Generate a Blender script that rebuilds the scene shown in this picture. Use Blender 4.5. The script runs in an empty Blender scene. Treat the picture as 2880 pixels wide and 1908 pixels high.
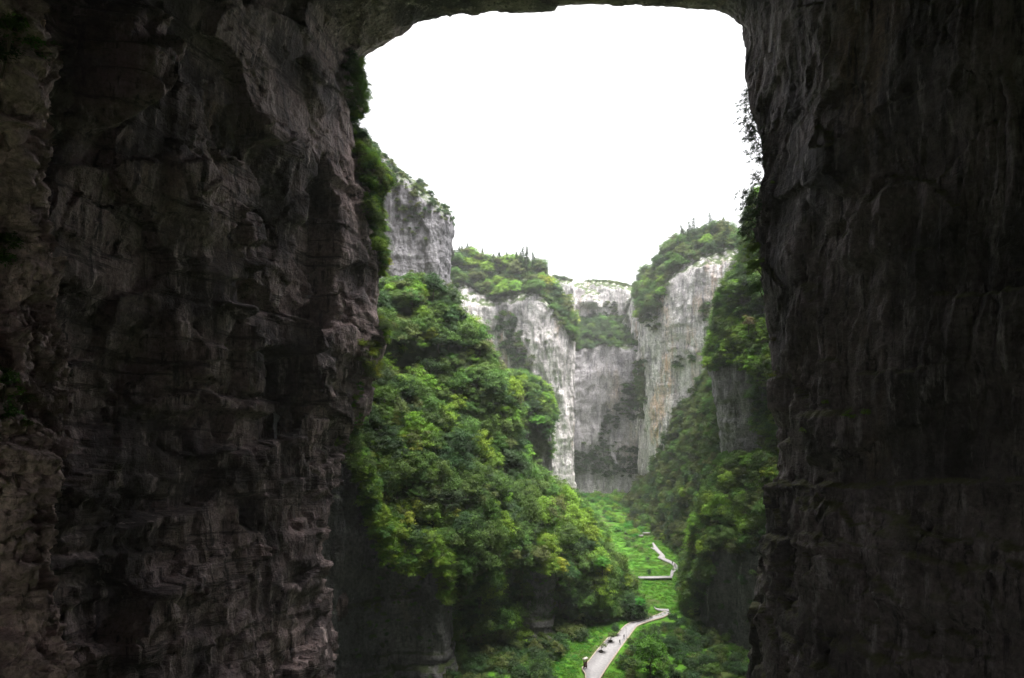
import bpy, math, random
import numpy as np
from mathutils import Vector
from mathutils.bvhtree import BVHTree

R = math.radians
rng = np.random.default_rng(7)
random.seed(7)
scene = bpy.context.scene
C = scene.collection

# ------------------------------------------------------------------ camera, sky, sun, exposure
F, CX, CY, CZ = 1920.0, 1440.0, 954.0, 100.0
cam_d = bpy.data.cameras.new('camera')
cam_d.lens = 24.0; cam_d.sensor_width = 36.0
cam_d.clip_start = 0.5; cam_d.clip_end = 6000
cam = bpy.data.objects.new('camera', cam_d); C.objects.link(cam)
cam.location = (0, 0, CZ); cam.rotation_euler = (R(90), 0, 0)
scene.camera = cam

SUN_EL, SUN_AZ = R(77), R(95)          # azimuth measured from +Y towards +X
world = bpy.data.worlds.new('World'); scene.world = world; world.use_nodes = True
wn = world.node_tree; wn.nodes.clear()
sky = wn.nodes.new('ShaderNodeTexSky'); sky.sky_type = 'NISHITA'; sky.sun_disc = False
sky.sun_elevation = SUN_EL; sky.sun_rotation = SUN_AZ
sky.air_density = 1.0; sky.dust_density = 6.0; sky.ozone_density = 1.0
hs = wn.nodes.new('ShaderNodeHueSaturation'); hs.inputs['Saturation'].default_value = 0.10
mixw = wn.nodes.new('ShaderNodeMixRGB'); mixw.inputs[0].default_value = 0.55
mixw.inputs[2].default_value = (8.2, 8.2, 8.5, 1)       # even cloud deck
bg = wn.nodes.new('ShaderNodeBackground'); bg.inputs['Strength'].default_value = 0.09
wo = wn.nodes.new('ShaderNodeOutputWorld')
wn.links.new(sky.outputs[0], hs.inputs['Color']); wn.links.new(hs.outputs[0], mixw.inputs[1])
wn.links.new(mixw.outputs[0], bg.inputs[0]); wn.links.new(bg.outputs[0], wo.inputs[0])

sun_d = bpy.data.lights.new('sun', 'SUN'); sun_d.energy = 5.0; sun_d.angle = R(40); sun_d.color = (1, 0.97, 0.90)
sun = bpy.data.objects.new('sun', sun_d); C.objects.link(sun)
sun.rotation_euler = (R(90) - SUN_EL, 0, -SUN_AZ + math.pi)
_d = Vector((math.cos(SUN_EL)*math.sin(SUN_AZ), math.cos(SUN_EL)*math.cos(SUN_AZ), math.sin(SUN_EL)))
sun.rotation_euler = _d.to_track_quat('Z', 'Y').to_euler()
sun.location = (0, 300, 500)

vs = scene.view_settings
vs.view_transform = 'Standard'; vs.look = 'None'; vs.gamma = 1.0; vs.use_curve_mapping = False
vs.exposure = 1.7
scene.cycles.use_denoising = True
scene.cycles.max_bounces = 6; scene.cycles.diffuse_bounces = 4; scene.cycles.transmission_bounces = 3
scene.cycles.volume_bounces = 1; scene.cycles.transparent_max_bounces = 4
scene.cycles.sample_clamp_indirect = 6.0

# ------------------------------------------------------------------ numpy noise
def _hash(ix, iy, iz, seed):
    h = (ix.astype(np.int64)*374761393 + iy.astype(np.int64)*668265263 + iz.astype(np.int64)*1440662683 + seed*974711) & 0xffffffff
    h = ((h ^ (h >> 13))*1274126177) & 0xffffffff
    h = ((h ^ (h >> 16))*2246822519) & 0xffffffff
    return ((h ^ (h >> 15)) & 0xffffff).astype(np.float32)/np.float32(0xffffff)

def vn(P, seed=0):
    i = np.floor(P); f = (P - i).astype(np.float32)
    f = f*f*f*(f*(f*6-15)+10)
    ix, iy, iz = i[..., 0], i[..., 1], i[..., 2]
    out = 0
    for a in (0, 1):
        wx = f[..., 0] if a else 1-f[..., 0]
        for b in (0, 1):
            wy = f[..., 1] if b else 1-f[..., 1]
            for c in (0, 1):
                wz = f[..., 2] if c else 1-f[..., 2]
                out = out + wx*wy*wz*_hash(ix+a, iy+b, iz+c, seed)
    return out*2-1

def fbm(P, o=4, seed=0, gain=.5):
    s = 0; a = 1.0; t = 0
    for k in range(o):
        s = s + a*vn(P*(2.03**k), seed+k*17); t += a; a *= gain
    return s/t*1.6

def ridged(P, o=3, seed=0):
    s = 0; a = 1.0; t = 0
    for k in range(o):
        s = s + a*(1-2*np.abs(vn(P*(2.03**k), seed+k*31))); t += a; a *= .5
    return s/t

def facet(P, seed=0, tilt=.8):
    """broken-block relief: each voronoi cell is a plane with its own offset and tilt"""
    i = np.floor(P)
    best = np.full(P.shape[:-1], 9e9, np.float32); val = np.zeros(P.shape[:-1], np.float32)
    for a in (-1, 0, 1):
        for b in (-1, 0, 1):
            for c in (-1, 0, 1):
                ix, iy, iz = i[..., 0]+a, i[..., 1]+b, i[..., 2]+c
                dx = P[..., 0]-ix-_hash(ix, iy, iz, seed+1); dy = P[..., 1]-iy-_hash(ix, iy, iz, seed+2); dz = P[..., 2]-iz-_hash(ix, iy, iz, seed+3)
                d = dx*dx+dy*dy+dz*dz
                m = d < best
                best = np.where(m, d, best)
                h = _hash(ix, iy, iz, seed+4)*2-1
                v = h + tilt*((_hash(ix, iy, iz, seed+5)*2-1)*dx + (_hash(ix, iy, iz, seed+6)*2-1)*dy + (_hash(ix, iy, iz, seed+7)*2-1)*dz)
                val = np.where(m, v, val)
    return val

def strata(P, h, seed=0, dip=.22, soft=.25):
    z = (P[..., 2] + dip*P[..., 1] + 2.2*vn(P/15.0, seed))/h
    i = np.floor(z); f = z-i
    z0 = np.zeros_like(i)
    a = _hash(i, z0, z0, seed); b = _hash(i+1, z0, z0, seed)
    t = np.clip((f-(1-soft))/soft, 0, 1)
    return (a*(1-t)+b*t)*2-1

# ------------------------------------------------------------------ helpers: pixels to places, meshes, tags
def at(px, py, Y):
    return ((px-CX)/F*Y, Y, CZ-(py-CY)/F*Y)

def gnd(px, py, z=0.0):
    Y = (CZ-z)*F/(py-CY)
    return ((px-CX)/F*Y, Y, z)

def proj(P):
    Y = np.maximum(P[..., 1], 1e-3)
    return CX+F*P[..., 0]/Y, CY+F*(CZ-P[..., 2])/Y

def inpoly(px, py, poly):
    ins = np.zeros(px.shape, bool); n = len(poly)
    for k in range(n):
        x0, y0 = poly[k]; x1, y1 = poly[(k+1) % n]
        if y0 == y1: continue
        c = ((y0 > py) != (y1 > py)) & (px < (x1-x0)*(py-y0)/(y1-y0)+x0)
        ins ^= c
    return ins

def polydist(px, py, poly):
    d = np.full(px.shape, 1e9); n = len(poly)
    for k in range(n):
        x0, y0 = poly[k]; x1, y1 = poly[(k+1) % n]
        dx, dy = x1-x0, y1-y0; L = dx*dx+dy*dy+1e-9
        t = np.clip(((px-x0)*dx+(py-y0)*dy)/L, 0, 1)
        d = np.minimum(d, np.hypot(px-x0-t*dx, py-y0-t*dy))
    return np.where(inpoly(px, py, poly), d, -d)

def mesh_np(name, V, quads=None, tris=None, smooth=True):
    me = bpy.data.meshes.new(name)
    V = np.asarray(V, np.float32).reshape(-1, 3)
    Fc = [(np.asarray(q, np.int32), k) for q, k in ((quads, 4), (tris, 3)) if q is not None and len(q)]
    nl = sum(q.size for q, k in Fc); nf = sum(len(q) for q, k in Fc)
    me.vertices.add(len(V)); me.vertices.foreach_set('co', V.ravel())
    me.loops.add(nl); me.loops.foreach_set('vertex_index', np.concatenate([q.ravel() for q, k in Fc]))
    me.polygons.add(nf)
    st = []; o = 0
    for q, k in Fc:
        st.append(o+np.arange(len(q))*k); o += q.size
    me.polygons.foreach_set('loop_start', np.concatenate(st).astype(np.int32))
    if smooth: me.polygons.foreach_set('use_smooth', np.ones(nf, bool))
    me.update(calc_edges=True); me.validate()
    return me

def link(name, me, mat=None, parent=None):
    o = bpy.data.objects.new(name, me); C.objects.link(o)
    if mat is not None and me is not None and len(me.materials) == 0: me.materials.append(mat)
    if parent is not None: o.parent = parent
    return o

def tag(o, label=None, cat=None, group=None, kind=None):
    if label: o['label'] = label
    if cat: o['category'] = cat
    if group: o['group'] = group
    if kind: o['kind'] = kind
    return o

def blur(A, axis, n, passes=2):
    if n < 1: return A
    for _ in range(passes):
        A = np.moveaxis(A, axis, 0)
        pad = np.concatenate([2*A[:1]-A[n:0:-1], A, 2*A[-1:]-A[-2:-n-2:-1]], 0)
        cs = np.cumsum(np.concatenate([np.zeros_like(pad[:1]), pad], 0), 0)
        A = (cs[2*n+1:]-cs[:-2*n-1])/(2*n+1)
        A = np.moveaxis(A, 0, axis)
    return A

def upsample(ctrl, res, coarse=None, axis=0):
    """linear refinement of a control net along an axis, spacing about res metres (coarse: {interval: factor})"""
    A = np.moveaxis(np.asarray(ctrl, float), axis, 0)
    out = []
    for k in range(len(A)-1):
        L = np.linalg.norm(A[k+1]-A[k], axis=-1); L = np.percentile(L, 75)
        r = res*((coarse or {}).get(k, 1))
        n = max(2, int(L/r))
        t = np.linspace(0, 1, n, endpoint=False).reshape((-1,)+(1,)*(A.ndim-1))
        out.append(A[k]*(1-t)+A[k+1]*t)
    out.append(A[-1:])
    return np.moveaxis(np.concatenate(out, 0), 0, axis)

def normals(G, ref):
    du = np.gradient(G, axis=0); dv = np.gradient(G, axis=1)
    n = np.cross(du, dv); n /= np.linalg.norm(n, axis=-1, keepdims=True)+1e-9
    s = np.sign(np.sum(n*(np.asarray(ref)-G), -1, keepdims=True)); 
    if np.mean(s) < 0: n = -n
    return n

TERRAIN = []      # coarse copies for sight lines
NETS = {}

def grid_quads(h, w):
    idx = np.arange(h*w).reshape(h, w)
    return np.stack([idx[:-1, :-1], idx[:-1, 1:], idx[1:, 1:], idx[1:, :-1]], -1).reshape(-1, 4)

def build_net(name, ctrl, res, disp, ref=(0, 0, CZ), smooth_m=4.0, sculpt=(), coarse_u=None, coarse_v=None, crumble=.1):
    G = upsample(ctrl, res, coarse_u, 0); G = upsample(G, res, coarse_v, 1)
    n = max(1, int(smooth_m/res/2))
    G = blur(blur(G, 0, min(n, G.shape[0]//3)), 1, min(n, G.shape[1]//3))
    N = normals(G, ref)
    px, py = proj(G)
    d = disp(G, px, py)
    for poly, amp, soft in sculpt:
        sd = polydist(px+6*vn(G/2.5, 5), py+6*vn(G/2.5, 9), poly)
        t = np.clip(sd/soft*.5+.5, 0, 1); d = d+amp*t*t*(3-2*t)*(G[..., 1] > 20)
    G = G+N*d[..., None]
    # broken ledges hang and crumble a little sideways too
    N2 = normals(G, ref)
    G = G+N2*(crumble*fbm(G/np.array([1.3, 1.3, 2.0]), 3, 77))[..., None]
    NETS[name] = G
    h, w = G.shape[:2]
    k = max(1, int(3/res)); g = G[::k, ::k]
    TERRAIN.append((g.reshape(-1, 3), grid_quads(*g.shape[:2])))
    return G

def net_object(name, G, mat, label, skirt=(0, 25, -6), rows=None, smooth=True):
    if rows is not None: G = G[rows[0]:rows[1]+1]
    h, w = G.shape[:2]
    V = G.reshape(-1, 3); Q = grid_quads(h, w)
    if skirt is not None:          # thickness: rim carried back into the mountain
        idx = np.arange(h*w).reshape(h, w)
        ring = np.concatenate([idx[0, :], idx[1:, -1], idx[-1, -2::-1], idx[-2:0:-1, 0]])
        b = V[ring]+np.asarray(skirt, float)
        o = len(V); V = np.concatenate([V, b]); m = len(ring)
        a = np.arange(m); c = (a+1) % m
        Q = np.concatenate([Q, np.stack([ring[a], ring[c], o+c, o+a], -1)])
    ob = link(name, mesh_np(name, V, Q, smooth=smooth), mat)
    return tag(ob, label, kind='structure')

# ------------------------------------------------------------------ materials
def nodes_for(name):
    m = bpy.data.materials.new(name); m.use_nodes = True
    nt = m.node_tree; nt.nodes.clear()
    out = nt.nodes.new('ShaderNodeOutputMaterial')
    return m, nt, out

def noise_node(nt, vec, scale, detail=6, rough=.6, mapping=None):
    if mapping is not None:
        mp = nt.nodes.new('ShaderNodeMapping'); mp.inputs['Scale'].default_value = mapping
        nt.links.new(vec, mp.inputs[0]); vec = mp.outputs[0]
    n = nt.nodes.new('ShaderNodeTexNoise'); n.inputs['Scale'].default_value = scale
    n.inputs['Detail'].default_value = detail; n.inputs['Roughness'].default_value = rough
    nt.links.new(vec, n.inputs['Vector'])
    return n.outputs['Fac']

def ramp(nt, fac, a, b):
    n = nt.nodes.new('ShaderNodeMapRange'); n.inputs[1].default_value = a; n.inputs[2].default_value = b
    nt.links.new(fac, n.inputs[0]); n.clamp = True
    return n.outputs[0]

def mix(nt, fac, a, b, blend='MIX'):
    n = nt.nodes.new('ShaderNodeMixRGB'); n.blend_type = blend
    for k, v in ((0, fac), (1, a), (2, b)):
        if isinstance(v, (int, float)): n.inputs[k].default_value = v
        elif isinstance(v, tuple): n.inputs[k].default_value = v if len(v) == 4 else v+(1,)
        else: nt.links.new(v, n.inputs[k])
    return n.outputs[0]

def math_node(nt, op, a, b):
    n = nt.nodes.new('ShaderNodeMath'); n.operation = op
    for k, v in ((0, a), (1, b)):
        if isinstance(v, (int, float)): n.inputs[k].default_value = v
        else: nt.links.new(v, n.inputs[k])
    return n.outputs[0]

def mat_rock(name, base, dark, light, warm, light_amt=(.55, .7), dark_amt=(.35, .6), warm_amt=(.6, .75), moss=None, moss_amt=(.3, .75), s=1.0, bump=.95, bed_dip=.22, bed_amt=.3):
    m, nt, out = nodes_for(name)
    vec = nt.nodes.new('ShaderNodeTexCoord').outputs['Object']
    big = noise_node(nt, vec, .05*s, 5)
    c = mix(nt, ramp(nt, big, *dark_amt), dark, base)
    wm = noise_node(nt, vec, 1.0, 5, .55, (.05*s, .05*s, .018*s))
    c = mix(nt, ramp(nt, wm, *warm_amt), c, warm)
    st = noise_node(nt, vec, 1.0, 9, .68, (.33*s, .33*s, .045*s))
    c = mix(nt, ramp(nt, st, *light_amt), c, light)
    st2 = noise_node(nt, vec, 1.0, 9, .7, (.6*s, .6*s, .07*s))
    c = mix(nt, ramp(nt, st2, .53, .62), c, dark)
    bm = nt.nodes.new('ShaderNodeMapping'); bm.inputs['Rotation'].default_value = (math.atan(bed_dip), 0, 0); nt.links.new(vec, bm.inputs[0])
    bd = noise_node(nt, bm.outputs[0], 1.0, 9, .72, (.03*s, .05*s, .55*s))
    c = mix(nt, math_node(nt, 'MULTIPLY', ramp(nt, bd, .54, .60), bed_amt), c, dark)
    fine = noise_node(nt, vec, 1.1*s, 9, .7)
    c = mix(nt, 1.0, c, mix(nt, ramp(nt, fine, .3, .7), (.42, .42, .42), (1.4, 1.4, 1.4)), 'MULTIPLY')
    def cracks(scl, wid):
        mp = nt.nodes.new('ShaderNodeMapping'); mp.inputs['Scale'].default_value = scl; mp.inputs['Rotation'].default_value = (.2, 0, .3)
        nz = nt.nodes.new('ShaderNodeTexNoise'); nz.inputs['Scale'].default_value = .5*s; nz.inputs['Detail'].default_value = 4
        nt.links.new(vec, nz.inputs['Vector'])
        nt.links.new(mix(nt, .75/s, vec, nz.outputs['Color'], 'ADD'), mp.inputs[0])
        v = nt.nodes.new('ShaderNodeTexVoronoi'); v.feature = 'DISTANCE_TO_EDGE'; v.inputs['Scale'].default_value = s
        nt.links.new(mp.outputs[0], v.inputs['Vector'])
        return ramp(nt, v.outputs['Distance'], 0, wid)
    ck = math_node(nt, 'MULTIPLY', cracks((.16, .16, .34), .05), cracks((.55, .55, .2), .06))
    if moss:
        geo = nt.nodes.new('ShaderNodeNewGeometry'); sx = nt.nodes.new('ShaderNodeSeparateXYZ')
        nt.links.new(geo.outputs['Normal'], sx.inputs[0])
        f = math_node(nt, 'MULTIPLY', ramp(nt, sx.outputs[2], *moss_amt), ramp(nt, noise_node(nt, vec, .35, 5), .32, .5))
        c = mix(nt, f, c, moss)
    b = nt.nodes.new('ShaderNodeBump'); b.inputs['Strength'].default_value = bump; b.inputs['Distance'].default_value = .6/s
    hgt = math_node(nt, 'ADD', math_node(nt, 'MULTIPLY', fine, 1.2), math_node(nt, 'MULTIPLY', st2, 1.5))
    mid_ = noise_node(nt, vec, .45*s, 7, .68)
    hgt = math_node(nt, 'ADD', math_node(nt, 'SUBTRACT', hgt, math_node(nt, 'MULTIPLY', ramp(nt, bd, .54, .60), bed_amt*.7)), math_node(nt, 'MULTIPLY', ck, .16))
    nt.links.new(math_node(nt, 'ADD', hgt, math_node(nt, 'MULTIPLY', mid_, 1.0)), b.inputs['Height'])
    p = nt.nodes.new('ShaderNodeBsdfPrincipled'); p.inputs['Roughness'].default_value = .75
    p.inputs['Specular IOR Level'].default_value = .3
    nt.links.new(c, p.inputs['Base Color']); nt.links.new(b.outputs[0], p.inputs['Normal'])
    nt.links.new(p.outputs[0], out.inputs[0])
    return m

def mat_leaf(name, a, b, tr=.3, varv=.35):
    m, nt, out = nodes_for(name)
    at_ = nt.nodes.new('ShaderNodeAttribute'); at_.attribute_name = 'leaf_tone'
    oi = nt.nodes.new('ShaderNodeObjectInfo')
    f = math_node(nt, 'ADD', math_node(nt, 'MULTIPLY', at_.outputs['Fac'], .55), math_node(nt, 'MULTIPLY', oi.outputs['Random'], .45))
    c = mix(nt, f, a, b)
    h = nt.nodes.new('ShaderNodeHueSaturation'); nt.links.new(c, h.inputs['Color'])
    nt.links.new(math_node(nt, 'ADD', math_node(nt, 'MULTIPLY', oi.outputs['Random'], .05), .475), h.inputs['Hue'])
    nt.links.new(math_node(nt, 'ADD', math_node(nt, 'MULTIPLY', at_.outputs['Fac'], varv*2), 1-varv), h.inputs['Value'])
    p = nt.nodes.new('ShaderNodeBsdfPrincipled'); p.inputs['Roughness'].default_value = .6
    p.inputs['Specular IOR Level'].default_value = .25
    t = nt.nodes.new('ShaderNodeBsdfTranslucent'); mx = nt.nodes.new('ShaderNodeMixShader'); mx.inputs[0].default_value = tr
    nt.links.new(h.outputs[0], p.inputs['Base Color']); nt.links.new(h.outputs[0], t.inputs[0])
    nt.links.new(p.outputs[0], mx.inputs[1]); nt.links.new(t.outputs[0], mx.inputs[2]); nt.links.new(mx.outputs[0], out.inputs[0])
    return m

def mat_plain(name, a, b, scale, rough=.8, bump=.3, dist=.05, detail=6, extra=None):
    m, nt, out = nodes_for(name)
    vec = nt.nodes.new('ShaderNodeTexCoord').outputs['Object']
    n = noise_node(nt, vec, scale, detail)
    c = mix(nt, ramp(nt, n, .35, .65), a, b)
    if extra: c = mix(nt, ramp(nt, noise_node(nt, vec, extra[1], 4), extra[2], extra[3]), c, extra[0])
    p = nt.nodes.new('ShaderNodeBsdfPrincipled'); p.inputs['Roughness'].default_value = rough
    p.inputs['Specular IOR Level'].default_value = .25
    bp = nt.nodes.new('ShaderNodeBump'); bp.inputs['Strength'].default_value = bump; bp.inputs['Distance'].default_value = dist
    nt.links.new(n, bp.inputs['Height']); nt.links.new(bp.outputs[0], p.inputs['Normal'])
    nt.links.new(c, p.inputs['Base Color']); nt.links.new(p.outputs[0], out.inputs[0])
    return m

M = {}
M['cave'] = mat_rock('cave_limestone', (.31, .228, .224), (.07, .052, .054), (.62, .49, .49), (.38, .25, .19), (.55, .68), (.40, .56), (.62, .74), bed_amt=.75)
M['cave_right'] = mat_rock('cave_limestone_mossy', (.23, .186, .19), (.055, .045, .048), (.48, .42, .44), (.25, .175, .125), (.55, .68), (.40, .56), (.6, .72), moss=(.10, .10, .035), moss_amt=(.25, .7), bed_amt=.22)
M['buttress'] = mat_rock('tan_limestone_lightened', (.68, .49, .46), (.28, .20, .185), (.82, .65, .61), (.68, .47, .28), (.58, .75), (.35, .6), (.66, .76), s=2.0, bed_amt=.5)  # albedo raised well above the cave rock, standing in for missing light
M['grey'] = mat_rock('grey_limestone', (.215, .207, .228), (.11, .107, .12), (.33, .322, .348), (.25, .21, .19), (.55, .7), (.32, .55), (.64, .76), moss=(.06, .085, .03), moss_amt=(.4, .75))
M['pale'] = mat_rock('pale_streaked_limestone', (.63, .585, .60), (.27, .255, .275), (.84, .80, .81), (.70, .48, .34), (.45, .6), (.32, .55), (.57, .71), moss=(.06, .09, .03), moss_amt=(.3, .55), bed_amt=.2)
M['spur'] = mat_rock('spur_limestone', (.32, .305, .325), (.12, .115, .125), (.50, .48, .51), (.36, .30, .27), (.53, .68), (.36, .55), (.62, .75))
M['back'] = mat_rock('grey_violet_limestone', (.53, .50, .535), (.25, .235, .265), (.72, .69, .72), (.54, .44, .40), (.53, .68), (.32, .55), (.6, .74), moss=(.06, .09, .03), moss_amt=(.4, .75), bed_amt=.2)
M['low'] = mat_rock('dark_limestone', (.20, .19, .195), (.09, .088, .092), (.34, .33, .34), (.2, .17, .13), (.6, .74), (.38, .62), (.64, .76), moss=(.05, .07, .02))
M['soil'] = mat_plain('slope_undergrowth', (.018, .03, .010), (.035, .05, .018), .5, .9, .5, .4)
M['ground'] = mat_plain('valley_turf', (.045, .14, .008), (.08, .20, .013), .25, .9, .6, .3, 8, ((.06, .085, .02), .09, .50, .62))
M['path'] = mat_plain('path_stone', (.26, .25, .262), (.34, .324, .334), 1.2, .75, .2, .03)
M['kerb'] = mat_plain('kerb_stone', (.34, .28, .22), (.45, .38, .31), 1.5, .8)
M['bark'] = mat_plain('bark', (.07, .055, .04), (.13, .105, .08), 3.0, .85)
M['wood'] = mat_plain('sign_wood', (.09, .055, .04), (.16, .10, .075), 4.0, .7)
M['panel'] = mat_plain('sign_panel', (.45, .43, .40), (.55, .52, .48), 4.0, .6)
M['pot'] = mat_plain('planter_soil_and_timber', (.035, .03, .03), (.07, .06, .055), 6.0, .85)
M['metal'] = mat_plain('grey_metal', (.22, .23, .24), (.30, .31, .32), 6.0, .5)
M['leaf_dark'] = mat_leaf('leaf_dark', (0.018, 0.05, 0.016), (0.05, 0.1, 0.026))
M['leaf_mid'] = mat_leaf('leaf_mid', (0.045, 0.105, 0.02), (0.105, 0.19, 0.03))
M['leaf_olive'] = mat_leaf('leaf_olive', (0.062, 0.092, 0.024), (0.13, 0.165, 0.038))
M['leaf_fresh'] = mat_leaf('leaf_fresh', (0.11, 0.23, 0.02), (0.22, 0.35, 0.035))
M['leaf_yellow'] = mat_leaf('leaf_yellow', (0.2, 0.27, 0.03), (0.36, 0.4, 0.05))
M['leaf_bright'] = mat_leaf('leaf_bright', (.05, .19, .02), (.10, .28, .03))
M['leaf_brown'] = mat_leaf('leaf_brown', (.09, .08, .03), (.17, .13, .06))

# ------------------------------------------------------------------ the natural arch we look out of
LZ = [-8, 26, 60, 95, 130, 160]
rimL = [at(930, 1990, 190), at(925, 1700, 190), at(925, 1345, 190), at(1040, 1020, 191), at(985, 650, 190), at(955, 345, 190)]
S7L = [(-54, 206, -8), (-54, 206, 26), (-53, 206, 60), at(1068, 975, 206), at(1096, 690, 212), at(1030, 400, 208)]
rows = []
for k, z in enumerate(LZ):
    r = [(-30, -75, z*.7), (-40, -25, z), (-64, 40, z), (-78, 82, z), (-71, 120, z), (-59, 155, z), (-51, 175, z), rimL[k], S7L[k], (-70, 238, z+2), (-125, 262, z+4)]
    rows.append(r)
rows.append([(-26, -75, 116), (-38, -25, 160), (-52, 40, 186), (-56, 85, 188), (-54, 120, 187), (-51, 155, 185), (-48, 175, 182), at(982, 158, 190), at(1000, 178, 206), (-72, 230, 190), (-125, 255, 200)])
rows.append([(-10, -75, 122), (-14, -25, 172), (-20, 40, 200), (-22, 85, 202), (-22, 120, 201), (-22, 155, 197), (-22, 175, 193), at(1217, 44, 190), (-22, 197, 196), (-24, 202, 208), (-26, 205, 216)])
rows.append([(14, -75, 122), (22, -25, 176), (29, 40, 205), (30, 85, 207), (30, 120, 206), (30, 155, 202), (30, 175, 197), at(1700, 18, 190), (28, 197, 200), (28, 202, 208), (28, 205, 216)])
rows.append([(22, -75, 116), (38, -25, 168), (56, 40, 195), (58, 85, 197), (59, 115, 196), (60, 140, 193), (60, 165, 189.5), at(2035, 36, 186), (60, 192, 196), (66, 199, 205), (70, 204, 214)])
rows.append([(24, -75, 112), (40, -25, 164), (60, 40, 187), (62, 85, 189), (63, 110, 188), (63, 135, 186), (63, 158, 184), at(2104, 95, 177), (62.5, 186, 188), (70, 200, 194), (78, 206, 202)])
def rr(x, z, rimp, s7x):
    return [(26, -75, min(z*.7, 110)), (46, -25, min(z, 160)), (80, 30, z), (89, 66, z), (80, 92, z), (rimp[0]+6.5, 117, z), (rimp[0]+1.0, 136, z), rimp, (s7x, rimp[1]+9, z), (s7x+14, rimp[1]+26, z), (s7x+60, rimp[1]+46, z)]
rows.append(rr(0, 168, at(2156, 195, 168), 60))
rows.append(rr(0, 137, at(2192, 480, 152), 59.5))
rows.append(rr(0, 112, at(2204, 800, 150), 60.0))
rows.append(rr(0, 85, at(2222, 1150, 150), 61.5))
rows.append(rr(0, 76, at(2232, 1265, 150), 63))
rows.append(rr(0, 68.5, at(2232, 1356, 150), 63))
rows.append(rr(0, 66.5, at(2212, 1374, 148), 61))
rows.append(rr(0, 39, at(2198, 1745, 148), 60))
rows.append(rr(0, -8, at(2200, 2350, 148), 60))
arch_ctrl = np.array(rows, float)

SC = [
    ([(590, 850), (680, 862), (760, 885), (840, 915), (852, 985), (790, 1000), (740, 972), (680, 990), (648, 985), (655, 905)], 5.0, 9),
    ([(648, 985), (722, 990), (728, 1112), (672, 1112)], 3.4, 9),
    ([(535, 962), (597, 975), (592, 1085), (540, 1062)], 3.0, 9),
    ([(830, 760), (868, 560), (922, 440), (940, 600), (930, 800), (905, 925), (850, 905), (790, 870)], -8.0, 16),
    ([(640, 585), (700, 605), (745, 690), (640, 690)], 3.5, 12),
    ([(650, 740), (725, 735), (745, 860), (690, 820)], 3.5, 12),
    ([(655, 1395), (700, 1400), (704, 1490), (668, 1480)], -4.0, 12),
    ([(575, 1105), (790, 1135), (735, 1170), (600, 1150)], 3.0, 8),
    ([(205, 60), (330, -40), (410, 40), (390, 200), (325, 300), (262, 345), (222, 280)], 10.0, 40),
    ([(120, 360), (330, 380), (480, 700), (480, 1250), (120, 1250)], -4.0, 120),
    ([(860, 150), (930, 190), (950, 300), (905, 330), (870, 260)], 1.8, 14),
    ([(815, 990), (905, 1010), (905, 1150), (815, 1130)], 1.6, 12),
    ([(740, 1020), (810, 1010), (812, 1140), (750, 1120)], -4.5, 12),
    ([(450, 380), (560, 470), (540, 640), (430, 560)], 2.0, 16),
    ([(700, 330), (820, 420), (800, 560), (730, 520)], 1.6, 14),
    ([(2440, 560), (2520, 520), (2500, 700), (2380, 760), (2340, 720)], 2.2, 20),
    ([(2260, 1170), (2420, 1150), (2440, 1260), (2300, 1300)], 2.0, 20),
    ([(2155, 1372), (2900, 1345), (2900, 2100), (2155, 2100)], 1.6, 8),
    ([(2195, 1050), (2245, 1060), (2235, 1230), (2205, 1240)], -3.0, 12),
    ([(2270, 570), (2310, 620), (2290, 840), (2255, 760)], -1.8, 14),
]
def disp_arch(P, px, py):
    right = np.clip((P[..., 0]-10)/30, 0, 1)
    hi = np.clip((P[..., 2]-95)/60, 0, 1)
    left = 1-right
    W = P+np.stack([vn(P/8.0, 71), vn(P/8.0, 72), vn(P/8.0, 73)], -1)*1.6
    lo = np.clip((118-P[..., 2])/35, 0, 1)*left
    d = 2.2*fbm(P/30.0, 3, 1)
    d = d+(2.6*left+.9*right)*facet(W/np.array([21., 21., 16.]), 11, 1.4)
    d = d+(.8*left*(1-lo)+.3*right)*facet(W/np.array([8.0, 8.0, 6.5]), 21, 1.2)
    d = d+lo*1.1*facet(W/np.array([7.0, 7.0, 4.2]), 24, .5)+lo*.6*facet(W/np.array([2.6, 2.6, 9.0]), 25, .6)
    d = d+(.3*left*(1-lo)+.12*right)*facet(W/np.array([3.2, 3.2, 2.6]), 22, 1.0)
    m = np.clip(.5+1.6*vn(P/26.0, 41), 0, 1)*(lo*1.0+(left-lo)*.35+right*np.clip((98-P[..., 2])/25, .12, .5))
    d = d+m*(1.7*strata(P, 9.0, 3, .22, .10)+.45*strata(P, 3.1, 4, .22, .14)+.12*strata(P, 1.25, 7, .22, .3))
    Q = P.copy(); Q[..., 1] = Q[..., 1]+(.16*right-.05*left)*Q[..., 2]+1.4*vn(P/11.0, 44)
    fl = ridged(Q/np.array([3.6, 3.6, 60.]), 2, 51)
    fine = ridged(Q/np.array([1.3, 1.3, 22.]), 2, 52)
    fm = np.clip(.55+1.2*vn(P/20.0, 47), .1, 1)
    ru = right*np.clip((P[..., 2]-70)/25, .3, 1)
    d = d+fm*((.4*left+1.9*ru)*fl+(.36*left+.95*ru)*fine)
    rl_ = right*np.clip((75-P[..., 2])/10, 0, 1)
    d = d+rl_*(.9*facet(W/np.array([4.5, 4.5, 5.5]), 26, 1.2)+.7*ridged(W/np.array([4., 4., 7.]), 3, 27))
    d = d+.09*fbm(P/np.array([1.5, 1.5, 2.6]), 2, 61)
    rim = np.clip((P[..., 1]-120)/50, 0, 1)*(P[..., 2] > 150)
    roof = np.clip((P[..., 2]-172)/10, 0, 1)*np.clip((P[..., 1]-60)/60, 0, 1)
    return d*(1-.5*rim)*(1-.6*roof)+roof*.35*facet(P/np.array([3.5, 3.5, 3.5]), 28)
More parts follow.
